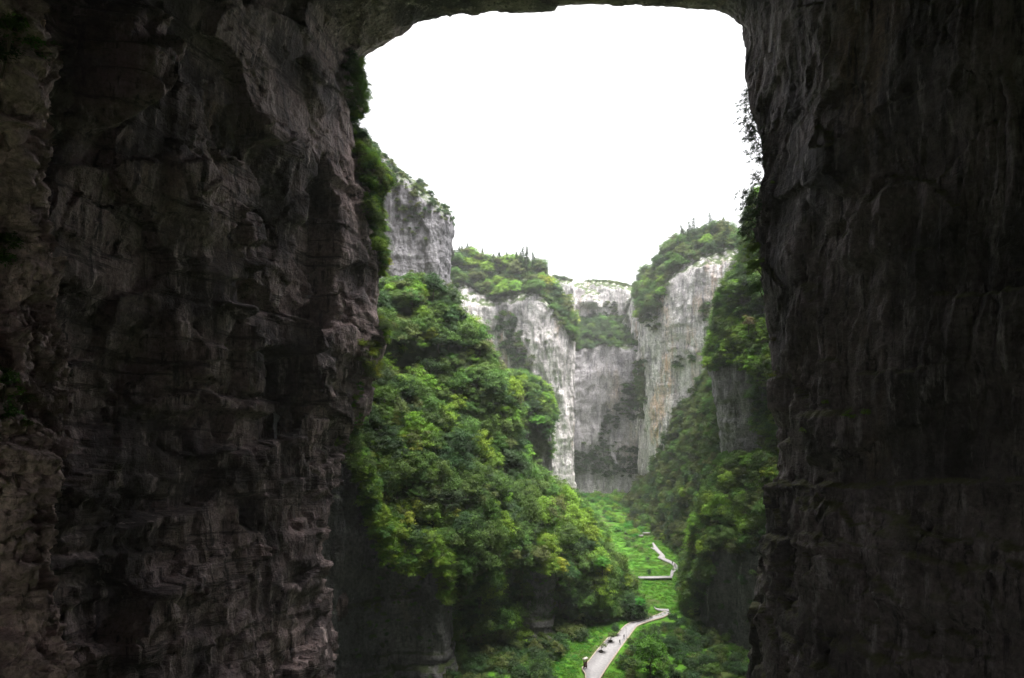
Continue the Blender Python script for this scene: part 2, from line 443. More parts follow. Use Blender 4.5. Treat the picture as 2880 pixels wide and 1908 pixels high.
G = build_net('arch', arch_ctrl, .48, disp_arch, ref=(0, 90, 95), smooth_m=6, sculpt=SC,
              coarse_v={0: 7, 1: 6, 2: 3, 8: 1.5, 9: 5}, coarse_u={6: 2.0, 7: 2.0, 8: 2.0})
hh = G.shape[0]
zmax_col = G[:, G.shape[1]//2, 0]
iL = int(np.argmax(zmax_col > -34)); iR = int(np.argmax(zmax_col > 57))
if iR <= iL: iR = hh-2
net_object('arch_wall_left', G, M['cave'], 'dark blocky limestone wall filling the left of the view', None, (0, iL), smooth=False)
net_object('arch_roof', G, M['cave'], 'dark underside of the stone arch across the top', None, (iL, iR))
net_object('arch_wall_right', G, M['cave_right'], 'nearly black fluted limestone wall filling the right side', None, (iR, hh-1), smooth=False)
# corners and faces of an upright box, used for the haze
def slab(name, x0, x1, y0, y1, z0, z1):
    V = [(x, y, z) for z in (z0, z1) for y in (y0, y1) for x in (x0, x1)]
    Q = [(0, 2, 3, 1), (4, 5, 7, 6), (0, 1, 5, 4), (1, 3, 7, 5), (3, 2, 6, 7), (2, 0, 4, 6)]
    return V, Q

# near buttress at the left edge
EDGE = [(-500, 116), (0, 116), (180, 115), (275, 113), (373, 95), (410, 133), (520, 116), (612, 113), (734, 119), (796, 151), (887, 150), (960, 180), (1011, 190),
        (1103, 182), (1188, 166), (1225, 180), (1317, 142), (1439, 120), (1561, 126), (1683, 143), (1744, 152), (1908, 166), (2500, 175)]
bc = []
for y in [-500, 0, 180, 275, 373, 410, 520, 612, 734, 796, 887, 960, 1011, 1103, 1188, 1225, 1317, 1439, 1561, 1683, 1744, 1908, 2100, 2600, 3600]:
    e = float(np.interp(y, [a for a, b in EDGE], [b for a, b in EDGE]))
    sl = 1.5*math.sin(y/230.)
    bc.append([at(-900, y, 34), at(-420, y, 42), at(-150, y, 46+sl), at(-30, y, 49.5+sl), at(e-70, y, 51.5), at(e-18, y, 53.5), at(e, y, 56), at(e-25, y, 61), at(e-120, y, 72), at(e-300, y, 90)])
def disp_butt(P, px, py):
    lo = np.clip((62-P[..., 1])/8, .25, 1)
    d = .9*fbm(P/9.0, 3, 5)+.6*facet(P/np.array([4., 4., 5.]), 15)+.45*facet(P/np.array([1.6, 1.6, 2.2]), 25)
    d = d+.35*ridged(P/np.array([.9, .9, 4.5]), 3, 35)*np.clip((95-P[..., 2])/12, 0, 1)+.3*strata(P, 1.6, 6)*np.clip((P[..., 2]-82)/8, 0, 1)
    d = d+.14*fbm(P/.6, 3, 45)+.25*facet(P/np.array([.9, .9, .7]), 46)
    return d*lo*1.35
G = build_net('buttress', np.array(bc), .2, disp_butt, smooth_m=.8, coarse_v={0: 5, 1: 3, 8: 4, 7: 2}, coarse_u={0: 2, 22: 5, 23: 8})
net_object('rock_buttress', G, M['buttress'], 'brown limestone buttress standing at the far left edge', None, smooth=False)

# ------------------------------------------------------------------ cliffs and slopes beyond the arch
def disp_cliff(amp=1.0, seed=0, flute=1.0, bed=1.0):
    def f(P, px, py):
        d = 1.8*fbm(P/np.array([22., 22., 40.]), 3, seed+1)+1.0*facet(P/np.array([8., 8., 30.]), seed+2)+.5*facet(P/np.array([3.5, 3.5, 9.]), seed+3)
        d = d+flute*np.clip(.55+1.1*vn(P/16.0, seed+12), .1, 1.2)*(1.1*ridged((P+2.0*np.stack([vn(P/9.0, seed+13)]*3, -1))/np.array([4., 4., 26.]), 3, seed+4)+.6*ridged(P/np.array([1.8, 1.8, 9.]), 2, seed+5))
        m = np.clip(.5+1.3*vn(P/18.0, seed+8), 0, 1)
        d = d+bed*m*(.55*strata(P, 7.0, seed+6, .05, .1)+.3*strata(P, 2.3, seed+7, .05, .15))
        return amp*(d+.16*fbm(P/1.8, 3, seed+9))
    return f
def disp_slope(amp=1.0, seed=0):
    return lambda P, px, py: amp*(2.2*fbm(P/14.0, 3, seed+1)+.7*fbm(P/4.0, 3, seed+2))

# grey cliff behind the left rim
mc = []
for (yt, dy, dY) in ((0, 40, 70), (0, 0, 18), (.0, 18, 0), (.45, 0, -2), (.8, 0, -4), (1.1, 0, -8), (1.9, 0, -10)):
    r = []
    for x, yt0 in ((960, 330), (1040, 400), (1090, 452), (1150, 518), (1210, 568), (1245, 600), (1264, 640), (1258, 650), (1215, 640)):
        Y = {960: 285, 1040: 288, 1090: 290, 1150: 291, 1210: 292, 1245: 294, 1264: 304, 1258: 330, 1215: 370}[x]
        y = yt0-4+(850-yt0)*yt+dy
        r.append(at(x, y, Y+dY))
    mc.append(r)
G = build_net('midcliff', np.array(mc), .8, disp_cliff(.8, 200, 1.0, .9), smooth_m=5)
net_object('cliff_grey', G, M['grey'], 'grey limestone cliff rising behind the tree hung left rim')

# wooded left hill
HILL = [(930, (770, 236), (1000, 214), (1200, 200), (1430, 192)), (960, (778, 240), (1000, 220), (1200, 204), (1450, 196)), (1050, (780, 245), (1020, 228), (1250, 211), (1520, 201)),
        (1150, (792, 252), (1060, 235), (1300, 215), (1560, 202)), (1250, (848, 256), (1120, 238), (1340, 220), (1585, 204)),
        (1330, (940, 258), (1190, 240), (1380, 224), (1572, 210)), (1395, (1070, 260), (1250, 243), (1420, 228), (1578, 215)),
        (1440, (1200, 260), (1310, 246), (1450, 231), (1582, 218)), (1490, (1300, 259), (1390, 247), (1480, 234), (1588, 221)), (1560, (1350, 259), (1425, 249), (1505, 237), (1605, 227)),
        (1620, (1372, 261), (1465, 251), (1565, 240), (1690, 234)), (1690, (1447, 263), (1535, 253), (1615, 244), (1722, 240)),
        (1745, (1525, 264), (1595, 255), (1665, 248), (1735, 243)), (1788, (1618, 262), (1655, 257), (1695, 252), (1742, 246)),
        (1825, (1690, 258), (1708, 254), (1725, 250), (1748, 245)), (1846, (1728, 252), (1735, 250), (1745, 248), (1762, 243))]
hc = []
for x, a, b, c, d in HILL:
    dn = 48 if x < 1600 else 30
    a = (a[0]+dn, a[1]); b = (b[0]+dn*.5, b[1]); c = (c[0]+dn*.2, c[1])
    if x > 1600: x -= 34*min(1, (x-1600)/90)
    def tw(t): return at(x, t[0], t[1])
    A = tw(a)
    hc.append([(A[0]-14, A[1]+60, A[2]-30), (A[0]-6, A[1]+18, A[2]-3), A, tw(b), tw(c), tw(d), (tw(d)[0], d[1]+5, tw(d)[2]-6), (tw(d)[0], d[1]+9, -6)])
hill_ctrl = np.array(hc).transpose(1, 0, 2)
TIER = [(1060, 1000), (1180, 1005), (1225, 1060), (1150, 1068), (1050, 1055)]
G = build_net('hill', hill_ctrl, 1.0, disp_slope(1.35, 300), smooth_m=6, sculpt=[(TIER, -5, 14), ([(1080, 780), (1260, 840), (1400, 1050), (1450, 1260), (1390, 1200), (1270, 1060), (1180, 1005), (1060, 990)], 4.5, 22)])
net_object('hill_left', G, M['soil'], 'steep wooded hillside left of the valley path')

# knob with a bare dark face behind the hill
kc = []
for (y0s, dY) in (((1075, 1050, 1048, 1062, 1085, 1120, 1150), 40), ((1062, 1042, 1040, 1052, 1078, 1125, 1160), 12), ((1130, 1120, 1120, 1130, 1150, 1190, 1210), 0), ((1200, 1200, 1200, 1205, 1215, 1235, 1250), -2), ((1290, 1290, 1290, 1290, 1290, 1290, 1290), 3), ((1400, 1400, 1400, 1400, 1400, 1400, 1400), 3)):
    kc.append([at(x, y+(36 if y < 1215 else 0), Y+dY) for x, y, Y in zip((1370, 1420, 1460, 1500, 1530, 1550, 1540), y0s, (296, 290, 287, 286, 288, 296, 320))])
G = build_net('knob', np.array(kc), .8, disp_cliff(.55, 400, .8, 1.0), smooth_m=4)
net_object('rock_knob', G, M['low'], 'dark rock knob capped with trees behind the left hill')

# low dark cliff under the left hill
LOW = [(760, 160, 1150), (830, 177, 1190), (900, 187, 1232), (1000, 194, 1292), (1060, 197.5, 1480), (1150, 199.5, 1535), (1230, 201, 1575), (1256, 204, 1580), (1268, 210, 1580), (1262, 222, 1570),
       (1300, 226, 1560), (1400, 227, 1560), (1500, 226.5, 1570), (1548, 229, 1590), (1566, 237, 1600), (1556, 255, 1600)]
lc = []
for x, Y, yt in LOW:
    t = at(x, yt, Y); X = t[0]
    zt = t[2]
    lc.append([(X*1.03, Y+12, zt+2), (X, Y+1.5, zt), (X, Y, zt*.78), (X, Y+1.5, zt*.5), (X, Y-.5, zt*.25), (X, Y-3, -6)])
G = build_net('lowcliff', np.array(lc).transpose(1, 0, 2), .6, disp_cliff(.95, 500, .8, 2.2), smooth_m=2.5)
net_object('cliff_undercut', G, M['low'], 'dark undercut cliff below the hanging trees on the left')

# far left cliff
FL = [(1120, 392, 760, 800), (1200, 396, 752, 815), (1265, 400, 742, 830), (1330, 406, 735, 850), (1400, 408, 742, 860), (1460, 404, 738, 850), (1515, 398, 755, 838), (1545, 396, 795, 858), (1585, 398, 850, 900), (1606, 404, 890, 930), (1612, 418, 930, 960), (1598, 445, 950, 975), (1580, 480, 960, 985)]
fc = []
for x, Y, yt, ye in FL:
    e = at(x, ye, Y); t = at(x, yt, Y+28)
    X = e[0]
    fc.append([(t[0], Y+95, t[2]-6), t, e, (X, Y-1, e[2]*.8), (X, Y+1, e[2]*.55), (X, Y-3, e[2]*.25), (X, Y-6, -8)])
G = build_net('farleft', np.array(fc).transpose(1, 0, 2), .95, disp_cliff(.9, 600, 1.35, .8), smooth_m=5)
net_object('cliff_pale_left', G, M['pale'], 'pale streaked limestone cliff with a wooded top left of the gap')

# back wall, ledge and upper cliff
bk = []
for (kind) in range(7):
    r = []
    for x, Y in ((1480, 425), (1550, 436), (1610, 446), (1700, 449), (1775, 446), (1815, 436), (1880, 425)):
        X = (x-CX)/F*Y
        zt = CZ-(972-CY)/F*Y+{1480: 4, 1550: 3, 1610: -4, 1700: 1.5, 1775: -3, 1815: 5, 1880: 8}[x]
        r.append([(X*1.15, 530, zt+22), (X*1.08, 505, zt+16), (X, Y+2, zt), (X, Y, zt*.8), (X, Y+2, zt*.5), (X, Y-1, zt*.22), (X, Y-4, -8)][kind])
    bk.append(r)
G = build_net('backwall', np.array(bk), .95, disp_cliff(.75, 700, .6, 1.5), smooth_m=4)
net_object('cliff_back_wall', G, M['back'], 'grey back wall closing the end of the gorge')
ub = []
for kind in range(5):
    r = []
    for x, Y, yt in ((1500, 512, 770), (1560, 510, 778), (1612, 505, 788), (1618, 520, 800), (1650, 516, 794), (1700, 514, 790), (1760, 512, 802), (1815, 512, 815), (1880, 512, 825)):
        t = at(x, yt, Y); X = t[0]
        r.append([(X*1.1, Y+90, t[2]+3), (X, Y+8, t[2]+2), (X, Y, t[2]-3), (X, Y-1, 118), (X, Y-4, 96)][kind])
    ub.append(r)
G = build_net('upperback', np.array(ub), .95, disp_cliff(.6, 800, 1.2, .8), smooth_m=4,
              sculpt=[([(1632, 862), (1640, 838), (1655, 822), (1672, 826), (1686, 866)], -9, 8), ([(1640, 800), (1690, 800), (1690, 822), (1655, 820)], 2.5, 8)])
net_object('cliff_upper_back', G, M['pale'], 'small pale cliff with a dark cave at the head of the gorge')

# far right cliff
FR = [(1776, 470, 850, 900), (1790, 445, 830, 890), (1806, 415, 815, 880), (1822, 398, 812, 875), (1846, 392, 795, 850), (1868, 388, 735, 815), (1905, 382, 695, 770), (1970, 372, 668, 752), (2030, 364, 655, 742), (2090, 356, 655, 728), (2150, 350, 655, 715), (2230, 342, 655, 700)]
fr = []
for x, Y, yt, ye in FR:
    e = at(x, ye, Y); t = at(x, yt, Y+24); X = e[0]
    fr.append([(t[0], Y+95, t[2]-4), t, e, (X, Y-1, e[2]*.8), (X, Y+1, e[2]*.55), (X, Y-3, e[2]*.25), (X, Y-6, -8)])
G = build_net('farright', np.array(fr).transpose(1, 0, 2), .95, disp_cliff(.9, 900, 1.2, 1.0), smooth_m=5)
net_object('cliff_pale_right', G, M['pale'], 'tall pale limestone cliff with a wooded top right of the gap')

# wooded talus below it
tc = []
for x, yt, Yt, xf, yf in ((1780, 1460, 386, 1765, 1478), (1815, 1435, 378, 1800, 1488), (1850, 1395, 370, 1862, 1512), (1895, 1325, 362, 1905, 1545), (1940, 1225, 354, 1945, 1572), (1990, 1140, 346, 1980, 1605), (2050, 1060, 336, 1995, 1650), (2120, 1000, 326, 2080, 1700)):
    T = np.array(at(x, yt, Yt)); B = np.array(gnd(xf, yf))
    tc.append([T+(0, 30, 3), T, T*.7+B*.3+(0, -1, 1.5), T*.4+B*.6+(0, -1, 1), B, B+(0, -3, -5)])
G = build_net('talus', np.array(tc).transpose(1, 0, 2), 1.2, disp_slope(.8, 1000), smooth_m=5)
net_object('slope_right', G, M['soil'], 'wooded scree slope under the pale right cliff')

# right spur
SP = [(560, 2150), (640, 2128), (720, 2112), (790, 2085), (850, 2042), (950, 2018), (1040, 2012), (1150, 2028), (1250, 2046), (1370, 2066), (1520, 2084), (1700, 2090)]
sp = []
for y, s in SP:
    o = 14 if y < 1000 else 0
    sp.append([at(s+20, y+10, 330), at(s-6, y, 290), at(s+o, y, 256), at(s+o+40, y, 247), at(s+o+95, y, 239), at(s+o+160, y, 228), at(s+o+260, y, 212)])
G = build_net('spur', np.array(sp), .75, disp_cliff(.8, 1100, 1.2, 1.3), smooth_m=4)
net_object('cliff_spur_right', G, M['spur'], 'dark grey rock spur under hanging trees beside the right wall')

# right lower wooded buttress
RL = [(1300, ((2062, 246), (2085, 240), (2120, 233), (2170, 224), (2240, 212))), (1345, ((2030, 248), (2065, 241), (2110, 233), (2165, 223), (2240, 210))), (1460, ((1972, 248), (2008, 239), (2055, 231), (2120, 221), (2210, 207))),
      (1600, ((1942, 251), (1968, 242), (2005, 232), (2085, 221), (2190, 206))), (1690, ((1936, 253), (1962, 243), (2000, 233), (2085, 222), (2190, 205)))]
rl = []
for y, pts in RL:
    p0 = pts[0]
    rl.append([at(p0[0]+10, y, p0[1]+60), at(p0[0]-4, y, p0[1]+22)]+[at(x, y, Y) for x, Y in pts])
last = rl[-1]
rl.append([(x, Y+1.5, z*.5) for x, Y, z in last]); rl.append([(x, Y-1, -6) for x, Y, z in last])
G = build_net('rightlow', np.array(rl), .7, disp_cliff(.7, 1200, .8, 1.6), smooth_m=5)
net_object('cliff_low_right', G, M['low'], 'dark lower cliff right of the path half hidden by trees')

# ------------------------------------------------------------------ ground
gx = np.concatenate([[-1400, -900, -500, -250, -140], np.arange(-80, 110, 1.1), [140, 250, 500, 900, 1400]])
gy = np.concatenate([[-1200, -700, -300, -100, 50, 130], np.arange(160, 470, 1.3), [520, 700, 1000, 1600]])
XX, YY = np.meshgrid(gx, gy); GP = np.stack([XX, YY, np.zeros_like(XX)], -1)
GP[..., 2] = -.45+.38*fbm(GP/9.0, 3, 1300)+.12*fbm(GP/2.2, 2, 1310)
GP[..., 2] = np.minimum(GP[..., 2], -.08)
ground = link('ground', mesh_np('ground', GP.reshape(-1, 3), grid_quads(*GP.shape[:2])), M['ground'])
tag(ground, 'bright green valley floor of grass and herbs', kind='structure')
TERRAIN.append((GP.reshape(-1, 3)*1.0, grid_quads(*GP.shape[:2])))
NETS['ground'] = GP[6:-4, 5:-5]

# rubble floor under the arch, extended unseen behind it against green bounce light
cx_ = np.concatenate([[-600, -250], np.arange(-90, 91, 3.0), [250, 600]]); cy_ = np.concatenate([[-900, -500, -300, -200], np.arange(-110, 196, 3.0)])
XX, YY = np.meshgrid(cx_, cy_); CP = np.stack([XX, YY, np.zeros_like(XX)], -1)
edge = np.clip((192-YY)/14, 0, 1)
CP[..., 2] = -1.2+1.3*edge+1.6*edge*fbm(CP/9.0, 4, 1400)+.5*edge*facet(CP/5.0, 1410)
tag(link('arch_floor', mesh_np('arch_floor', CP.reshape(-1, 3), grid_quads(*CP.shape[:2])), M['low']), 'dark rubble floor beneath the arch, extended unseen behind it', kind='structure')

# ------------------------------------------------------------------ paths
def strip(name, Lp, Rp, mat, label, z=.02, th=.35, n=60, kerb=True):
    def res(pts):
        p = np.array([gnd(x, y, z) for x, y in pts]); s = np.concatenate([[0], np.cumsum(np.linalg.norm(np.diff(p, axis=0), axis=1))]); s /= s[-1]
        t = np.linspace(0, 1, n); return np.stack([np.interp(t, s, p[:, k]) for k in range(3)], -1)
    a, b = res(Lp), res(Rp)
    a2, b2 = a-(0, 0, th), b-(0, 0, th)
    V = np.stack([a2, a, b, b2], 1).reshape(-1, 3)
    o = link(name, mesh_np(name, V, grid_quads(n, 4), smooth=False), mat); tag(o, label, kind='structure')
    if kerb:
        for side, e, other in (('kerb', a, b), ('kerb', b, a)):
            d = e-other; d /= np.linalg.norm(d, axis=1, keepdims=True)
            k = np.stack([e-(0, 0, .3), e+(0, 0, .11), e+d*.24+(0, 0, .11), e+d*.24-(0, 0, .3)], 1).reshape(-1, 3)
            link('kerb', mesh_np('kerb', k, grid_quads(n, 4), smooth=False), M['kerb'], o)
    return o
strip('path', [(1655, 1990), (1648, 1908), (1647, 1895), (1637, 1880), (1654, 1863), (1681, 1828), (1710, 1795), (1728, 1787), (1740, 1783), (1745, 1774), (1757, 1761), (1774, 1751), (1804, 1744), (1827, 1737), (1853, 1728), (1872, 1719)],
      [(1640, 1990), (1686, 1908), (1694, 1895), (1702, 1882), (1710, 1870), (1740, 1827), (1769, 1788), (1774, 1781), (1779, 1774), (1783, 1769), (1789, 1762), (1804, 1754), (1824, 1747), (1848, 1740), (1866, 1735), (1885, 1724)],
      M['path'], 'wide pale paved path running up the valley floor', n=90)
strip('path', [(1838, 1705), (1846, 1711), (1856, 1712), (1880, 1713)], [(1842, 1711), (1848, 1715), (1857, 1717), (1882, 1719)], M['path'], 'short pale side path joining beside the right trees', z=.03, kerb=False, n=20)
strip('path', [(1884, 1624), (1885, 1614), (1888, 1603), (1896, 1592), (1883, 1583), (1867, 1576), (1850, 1568), (1856, 1561), (1848, 1553), (1839, 1544), (1834, 1527)],
      [(1892, 1621), (1895, 1609), (1907, 1599), (1905, 1590), (1897, 1582), (1885, 1576), (1871, 1570), (1870, 1563), (1862, 1554), (1853, 1545), (1837.5, 1526)], M['path'], 'pale winding path beyond the footbridge across the meadow', kerb=False, n=90)
strip('path', [(1831, 1541), (1840, 1546)], [(1829, 1539), (1842, 1543)], M['path'], 'tiny pale spur off the winding meadow path', z=.03, kerb=False, n=6)

# boardwalk over the meadow, each deck plank its own
def box_mesh(name, sx, sy, sz, bev=0.0):
    x, y, z = sx/2, sy/2, sz/2
    V = [(a*x, b*y, c*z) for c in (-1, 1) for b in (-1, 1) for a in (-1, 1)]
    Q = [(0, 2, 3, 1), (4, 5, 7, 6), (0, 1, 5, 4), (1, 3, 7, 5), (3, 2, 6, 7), (2, 0, 4, 6)]
    return mesh_np(name, V, Q, smooth=False)
p0 = Vector(gnd(1796, 1628)); p1 = Vector(gnd(1890, 1626.5))
bw = bpy.data.objects.new('boardwalk', None); C.objects.link(bw); bw.location = (p0+p1)/2
tag(bw, 'long pale boardwalk crossing the meadow from side to side', 'boardwalk')
L = (p1-p0).length; ang = math.atan2(p1.y-p0.y, p1.x-p0.x); bw.rotation_euler = (0, 0, ang)
deck = link('deck', box_mesh('deck', L, 2.0, .18), M['path'], bw); deck.location = (0, 0, .42)
for sgn in (-1, 1):
    e = link('edge_beam', box_mesh('edge_beam', L, .16, .3), M['path'], bw); e.location = (0, sgn*1.09, .43)
pm = box_mesh('post', .18, 1.8, .7)
for k in range(7):
    e = link('post', pm, M['kerb'], bw); e.location = (-L/2+.5+k*(L-1)/6, 0, -.03)

# ------------------------------------------------------------------ foliage prototypes
def leaf_quads(Cn, Nn, size, rg, asp=.55):
    n = len(Cn)
    r = rg.normal(size=(n, 3)); u = np.cross(Nn, r); u /= np.linalg.norm(u, axis=1, keepdims=True)+1e-9
    v = np.cross(Nn, u)
    s = size*rg.uniform(.65, 1.35, (n, 1))
    bend = Nn*s*.18
    V = np.stack([Cn-u*s*.5-bend, Cn-v*s*asp*.5, Cn+u*s*.5-bend, Cn+v*s*asp*.5], 1).reshape(-1, 3)
    return V
def leaf_mesh(name, Cn, Nn, size, tone, rg, mat, asp=.55):
    V = leaf_quads(Cn, Nn, size, rg, asp)
    me = mesh_np(name, V, np.arange(len(V)).reshape(-1, 4), smooth=False)
    a = me.attributes.new('leaf_tone', 'FLOAT', 'FACE'); a.data.foreach_set('value', tone.astype(np.float32))
    me.materials.append(mat)
    return me
def tube(pts, rad, k=6):
    pts = np.asarray(pts, float); n = len(pts); V = []
    for i in range(n):
        d = pts[min(i+1, n-1)]-pts[max(i-1, 0)]; d /= np.linalg.norm(d)+1e-9
        a = np.cross(d, (1, .3, .2)); a /= np.linalg.norm(a); b = np.cross(d, a)
        for j in range(k):
            t = 2*math.pi*j/k; V.append(pts[i]+rad[i]*(a*math.cos(t)+b*math.sin(t)))
    Q = [(i*k+j, i*k+(j+1) % k, (i+1)*k+(j+1) % k, (i+1)*k+j) for i in range(n-1) for j in range(k)]
    return np.array(V), np.array(Q)
def join(parts):
    V = []; Q = []; o = 0
    for v, q in parts: V.append(v); Q.append(q+o); o += len(v)
    return np.concatenate(V), np.concatenate(Q)
def unit(a): return a/(np.linalg.norm(a, axis=-1, keepdims=True)+1e-9)

def crown_broad(seed, mat, Rr=3.0, Hh=2.6, trunk=2.6, ncl=78, nl=62, leaf=.36, pad=.30, flat=.35, up=.9, low=-.45, sparse=1.0):
    rg = np.random.default_rng(seed)
    d = unit(rg.normal(size=(ncl*3, 3))); d = d[d[:, 2] > low][:ncl]
    lump = np.clip(1+.5*vn(d*1.9+seed, seed)+.24*rg.normal(size=len(d)), .35, 1.7)
    rad = (.45+.55*rg.uniform(0, 1, len(d))**.5)*lump
    cc = d*rad[:, None]*np.array([Rr, Rr, Hh])+np.array([0, 0, trunk+Hh*.55])
    Cs = []; Ns = []; To = []
    for k, c in enumerate(cc):
        m = int(nl*rg.uniform(.6, 1.4)*sparse); pr = pad*Rr*rg.uniform(.7, 1.35)
        o = rg.normal(size=(m, 3))*np.array([1, 1, flat])*pr*.6
        o[:, 2] -= .25*(o[:, 0]**2+o[:, 1]**2)/pr
        outw = unit(d[k]*1.0+np.array([0, 0, .15]))
        Cs.append(c+o); Ns.append(unit(np.array([0, 0, up])+outw*.55+rg.normal(size=(m, 3))*.45)); To.append(np.clip(rg.uniform(0, 1)*.6+rg.uniform(0, 1, m)*.4, 0, 1))
    me = leaf_mesh('crown', np.concatenate(Cs), np.concatenate(Ns), leaf, np.concatenate(To), rg, mat)
    parts = []
    top = np.array([.25*rg.normal(), .25*rg.normal(), trunk+Hh*.6])
    base = np.array([0, 0, -1.2]); mid = np.array([.12*rg.normal(), .12*rg.normal(), trunk*.6])
    parts.append(tube([base, mid, top], [.055*Rr+.05, .045*Rr+.03, .02*Rr]))
    for c in cc[rg.permutation(len(cc))[:9]]:
        s = mid*(.5)+top*.5*rg.uniform(.6, 1); s = mid+(top-mid)*rg.uniform(.1, .9)
        parts.append(tube([s, (s+c)/2+np.array([0, 0, .15]), c], [.02*Rr, .014*Rr, .006*Rr], 4))
    V, Q = join(parts); tm = mesh_np('trunk', V, Q); tm.materials.append(M['bark'])
    return me, tm

def crown_conifer(seed, mat, Hh=8.0, Rr=1.9, leaf=.5):
    rg = np.random.default_rng(seed); Cs = []; Ns = []; To = []; parts = [tube([(0, 0, -1), (0, 0, Hh*.5), (0, 0, Hh)], [.16, .1, .02], 5)]
    z = Hh*.16
    while z < Hh:
        f = 1-(z/Hh); nb = rg.integers(5, 8)
        for b in range(nb):
            a = rg.uniform(0, 2*math.pi); Lb = Rr*(f**.85)*rg.uniform(.65, 1.15)+.15
            m = int(18+26*f)
            t = rg.uniform(.1, 1, m)
            w = .32*Lb*(1-.6*t)
            x = t*Lb; yv = rg.normal(size=m)*w*.6
            pos = np.stack([x*math.cos(a)-yv*math.sin(a), x*math.sin(a)+yv*math.cos(a), z+.18*x-.38*x*t+rg.normal(size=m)*.06], -1)
            Cs.append(pos); Ns.append(unit(np.array([.25*math.cos(a), .25*math.sin(a), 1])+rg.normal(size=(m, 3))*.35)); To.append(np.full(m, rg.uniform())*.6+.4*rg.uniform(0, 1, m))
        z += Hh*.062*rg.uniform(.75, 1.2)
    me = leaf_mesh('crown', np.concatenate(Cs), np.concatenate(Ns), leaf, np.concatenate(To), rg, mat, .5)
    V, Q = join(parts); tm = mesh_np('trunk', V, Q); tm.materials.append(M['bark'])
    return me, tm

def crown_shrub(seed, mat, Rr=1.3, Hh=1.1, leaf=.26, ncl=26, nl=34):
    return crown_broad(seed, mat, Rr, Hh, .2, ncl, nl, leaf, .36, .5, .8, -.25)

PROTO = {}
def P_(key, *variants): PROTO[key] = variants
P_('dark', *[crown_broad(10+k, M['leaf_dark']) for k in range(3)])
P_('mid', *[crown_broad(20+k, M['leaf_mid'], 3.1, 2.5) for k in range(3)])
P_('olive', *[crown_broad(30+k, M['leaf_olive'], 2.8, 2.3) for k in range(2)])
P_('fresh', *[crown_broad(40+k, M['leaf_fresh'], 2.9, 2.7) for k in range(3)])
P_('yellow', *[crown_broad(50+k, M['leaf_yellow'], 2.7, 2.6, flat=.22) for k in range(2)])
P_('bright', *[crown_broad(60+k, M['leaf_bright'], 2.6, 2.5, flat=.22) for k in range(2)])
P_('brown', crown_broad(70, M['leaf_brown'], 2.2, 2.0, sparse=.6))
P_('conifer', *[crown_conifer(80+k, M['leaf_dark'], 8.0+k, 2.5+.25*k) for k in range(3)])
P_('sparse', *[crown_broad(90+k, M['leaf_dark'], 2.4, 2.8, 1.2, 46, 30, .36, .26, .45, .5, -.9) for k in range(2)])
P_('shrub_dark', *[crown_shrub(100+k, M['leaf_dark']) for k in range(2)])
P_('shrub_mid', *[crown_shrub(110+k, M['leaf_mid']) for k in range(2)])
P_('shrub_olive', *[crown_shrub(120+k, M['leaf_olive']) for k in range(2)])
P_('shrub_fresh', *[crown_shrub(130+k, M['leaf_fresh']) for k in range(2)])
P_('shrub_yellow', crown_shrub(140, M['leaf_yellow']))
P_('shrub_bright', crown_shrub(150, M['leaf_bright'], 1.3, .8))
P_('shrub_brown', crown_shrub(160, M['leaf_brown']))
# low herb tuft for the meadow
def tuft(seed, mat):
    rg = np.random.default_rng(seed); m = 90
    c = rg.normal(size=(m, 3))*np.array([.55, .55, 0]); c[:, 2] = rg.uniform(.02, .4, m)*np.exp(-(c[:, 0]**2+c[:, 1]**2))
    return leaf_mesh('blades', c, unit(rg.normal(size=(m, 3))*.5+np.array([0, 0, 1])), .3, rg.uniform(0, 1, m), rg, mat, .4)
M['leaf_grass'] = mat_leaf('leaf_grass', (.055, .165, .010), (.10, .24, .018), .25, .25)
TUFT = tuft(170, M['leaf_grass'])

LAB = {'dark': 'dark green broadleaf tree', 'mid': 'mid green broadleaf tree', 'olive': 'olive green broadleaf tree', 'fresh': 'fresh light green broadleaf tree', 'yellow': 'yellow green tree in new leaf',
       'bright': 'vivid green broadleaf tree', 'brown': 'brownish half bare tree', 'conifer': 'dark pointed conifer', 'sparse': 'thin dark overhanging tree'}
FIRST = {}
def place(key, pos, scale, rotz, label, group=None, cat='tree', tilt=(0, 0), var=None, zs=1.0, name=None):
    vs_ = PROTO[key]; k = var if var is not None else random.randrange(len(vs_)); me, tm = vs_[k % len(vs_)]
    nm = name or ('conifer_tree' if key == 'conifer' else 'shrub' if key.startswith('shrub') else 'broadleaf_tree')
    e = bpy.data.objects.new(nm, None); C.objects.link(e)
    e.location = pos; e.rotation_euler = (tilt[0], tilt[1], rotz); e.scale = (scale, scale, scale*zs)
    e.empty_display_size = .5
    tag(e, label, cat, group)
    c = link('crown', me, None, e); t = link('stem' if nm == 'shrub' else 'trunk', tm, None, e)
    FIRST.setdefault((key, k % len(vs_)), c)
    return e

# ------------------------------------------------------------------ where things grow
bv = []
for V, Q in TERRAIN:
    bv.append(BVHTree.FromPolygons(V.tolist(), Q.tolist()))
camv = Vector((0, 0, CZ))
def visible(p, slack=5.0):
    p = Vector(p); d = p-camv; L = d.length; d.normalize()
    for b in bv:
        h = b.ray_cast(camv, d, L-slack)
        if h[0] is not None: return False
    return True

